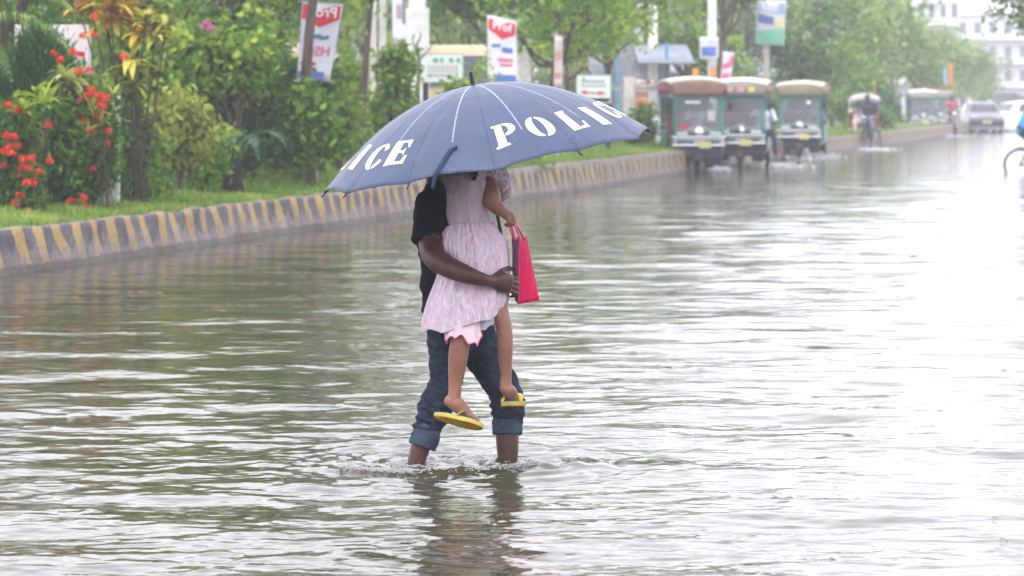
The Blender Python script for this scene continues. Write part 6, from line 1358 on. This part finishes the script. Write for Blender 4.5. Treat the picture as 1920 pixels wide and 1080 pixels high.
# ------------------------------------------------------------------ spray at the wheels, rain splashes, floating leaf
SPRAY = mat('water_spray', (.8, .82, .84), .3)
def spray(label, spots, seed, name='spray'):
    g = np.random.default_rng(seed); mb = MB(); vs, fs = [], []; ico = np.array([(0, 0, 1), (1, 0, 0), (0, 1, 0), (-1, 0, 0), (0, -1, 0), (0, 0, -1)], float); fc = np.array([(0, 1, 2), (0, 2, 3), (0, 3, 4), (0, 4, 1), (5, 2, 1), (5, 3, 2), (5, 4, 3), (5, 1, 4)])
    for (c, s, n, r) in spots:
        P = np.array(c) + g.normal(size=(n, 3)) * np.array(s); P[:, 2] = np.abs(P[:, 2]); rad = r * g.uniform(.3, 1.4, n)
        rr_ = ico[None] * rad[:, None, None] * np.stack([g.uniform(.7, 2, n), np.ones(n), g.uniform(.5, 1, n)], 1)[:, None]
        o = sum(len(x) for x in vs); vs.append((P[:, None] + rr_).reshape(-1, 3)); fs.append((np.arange(n)[:, None, None] * 6 + fc[None]).reshape(-1, 3) + o)
    o = npobj(name, np.vstack(vs), np.vstack(fs), SPRAY, None, smooth=True); tag(o, label, 'spray', kind='stuff')
spray('white spray thrown up by the wheels of the three nearer rickshaws', [((xat(px, Y), Y, .0), s, n, .022) for px, Y, s, n in
    [(1262, 62.6, (.16, .4, .08), 800), (1290, 61.2, (.12, .3, .05), 350), (1345, 61.2, (.12, .3, .03), 300), (1405, 64.6, (.2, .3, .045), 450), (1445, 65.2, (.3, .6, .03), 350), (1470, 73.6, (.2, .4, .06), 450), (1500, 72.9, (.25, .3, .05), 450), (1530, 74, (.3, .4, .05), 450), (1628, 86.8, (.4, .4, .02), 250), (1740, 117, (.8, .6, .04), 500)]], 5)
spray('small crowns of water where raindrops hit at the lower right', [((xat(px, gY(py)), gY(py), .0), (.012, .01, .018), 60, .0022) for px, py in ((1865, 972), (1882, 1006))], 6, 'splash')
lf = MB(); p = gnd(1703, 487); strapleaf(lf, (0, 0, .02), (1, .1, .05), .12, .05, .2, random.Random(2)); o = obj('leaf', lf, mat('leaf_red', (.5, .12, .06), .6), None, fixn=False); o.location = p; tag(o, 'small reddish leaf floating on the water at the right', 'leaf')
# ------------------------------------------------------------------ rain haze over the whole street
hz = obj('haze', MB().box((0, 330, 5.2), (900, 700, 12.8)), None, None, smooth=False)
hm = bpy.data.materials.new('rain_haze'); hm.use_nodes = True; hm.node_tree.nodes.clear(); vp = hm.node_tree.nodes.new('ShaderNodeVolumePrincipled'); ho = hm.node_tree.nodes.new('ShaderNodeOutputMaterial')
vp.inputs['Color'].default_value = (.93, .95, 1, 1); vp.inputs['Density'].default_value = .0017; vp.inputs['Anisotropy'].default_value = .2
hm.node_tree.links.new(vp.outputs[0], ho.inputs['Volume']); hz.data.materials.append(hm); tag(hz, 'thin white rain haze', kind='stuff')

# froth where the shins push through the water
g = np.random.default_rng(31); P = []
for cx, cy in ((xat(784, 11.95), 11.95), (xat(952, 12.04), 12.04)):
    a = g.uniform(0, 2 * PI, 700); r = .05 + np.abs(g.normal(0, .03, 700)) + .02 * np.sin(a * 5); P.append(np.stack([cx + r * np.cos(a), cy + r * np.sin(a), g.uniform(.004, .018, 700)], 1))
u = g.uniform(0, 1, 1500); xx = xat(640, 12) + u * (xat(1010, 12) - xat(640, 12)); s_ = (xx - xat(560, 12)) / (xat(1010, 12) - xat(560, 12))
yy = 11.72 - .16 * np.sin(PI * s_) + .22 * s_ + .25 * (1 - s_) ** 3 + g.normal(0, .018, 1500) + .02 * np.sin(xx * 17); keep = g.uniform(0, 1, 1500) < .45 + .5 * np.sin(xx * 9 + 1) ** 2
P.append(np.stack([xx, yy, g.uniform(.012, .026, 1500)], 1)[keep])
P = np.vstack(P); n = len(P); ico = np.array([(0, 0, 1), (1, 0, 0), (0, 1, 0), (-1, 0, 0), (0, -1, 0), (0, 0, -1)], float); fc = np.array([(0, 1, 2), (0, 2, 3), (0, 3, 4), (0, 4, 1), (5, 2, 1), (5, 3, 2), (5, 4, 3), (5, 1, 4)])
v = (P[:, None] + ico[None] * (g.uniform(.0015, .0042, n)[:, None, None] * np.array([1.6, 1.2, .7]))).reshape(-1, 3); f = (np.arange(n)[:, None, None] * 6 + fc[None]).reshape(-1, 3)
FM = mat('froth', (.62, .62, .62), .25, spec=.6, trans=.4, ior=1.33)
tag(npobj('froth', v, f, FM, None, smooth=True), 'thin line of froth and bubbles round the wading man\'s shins', 'froth', kind='stuff')
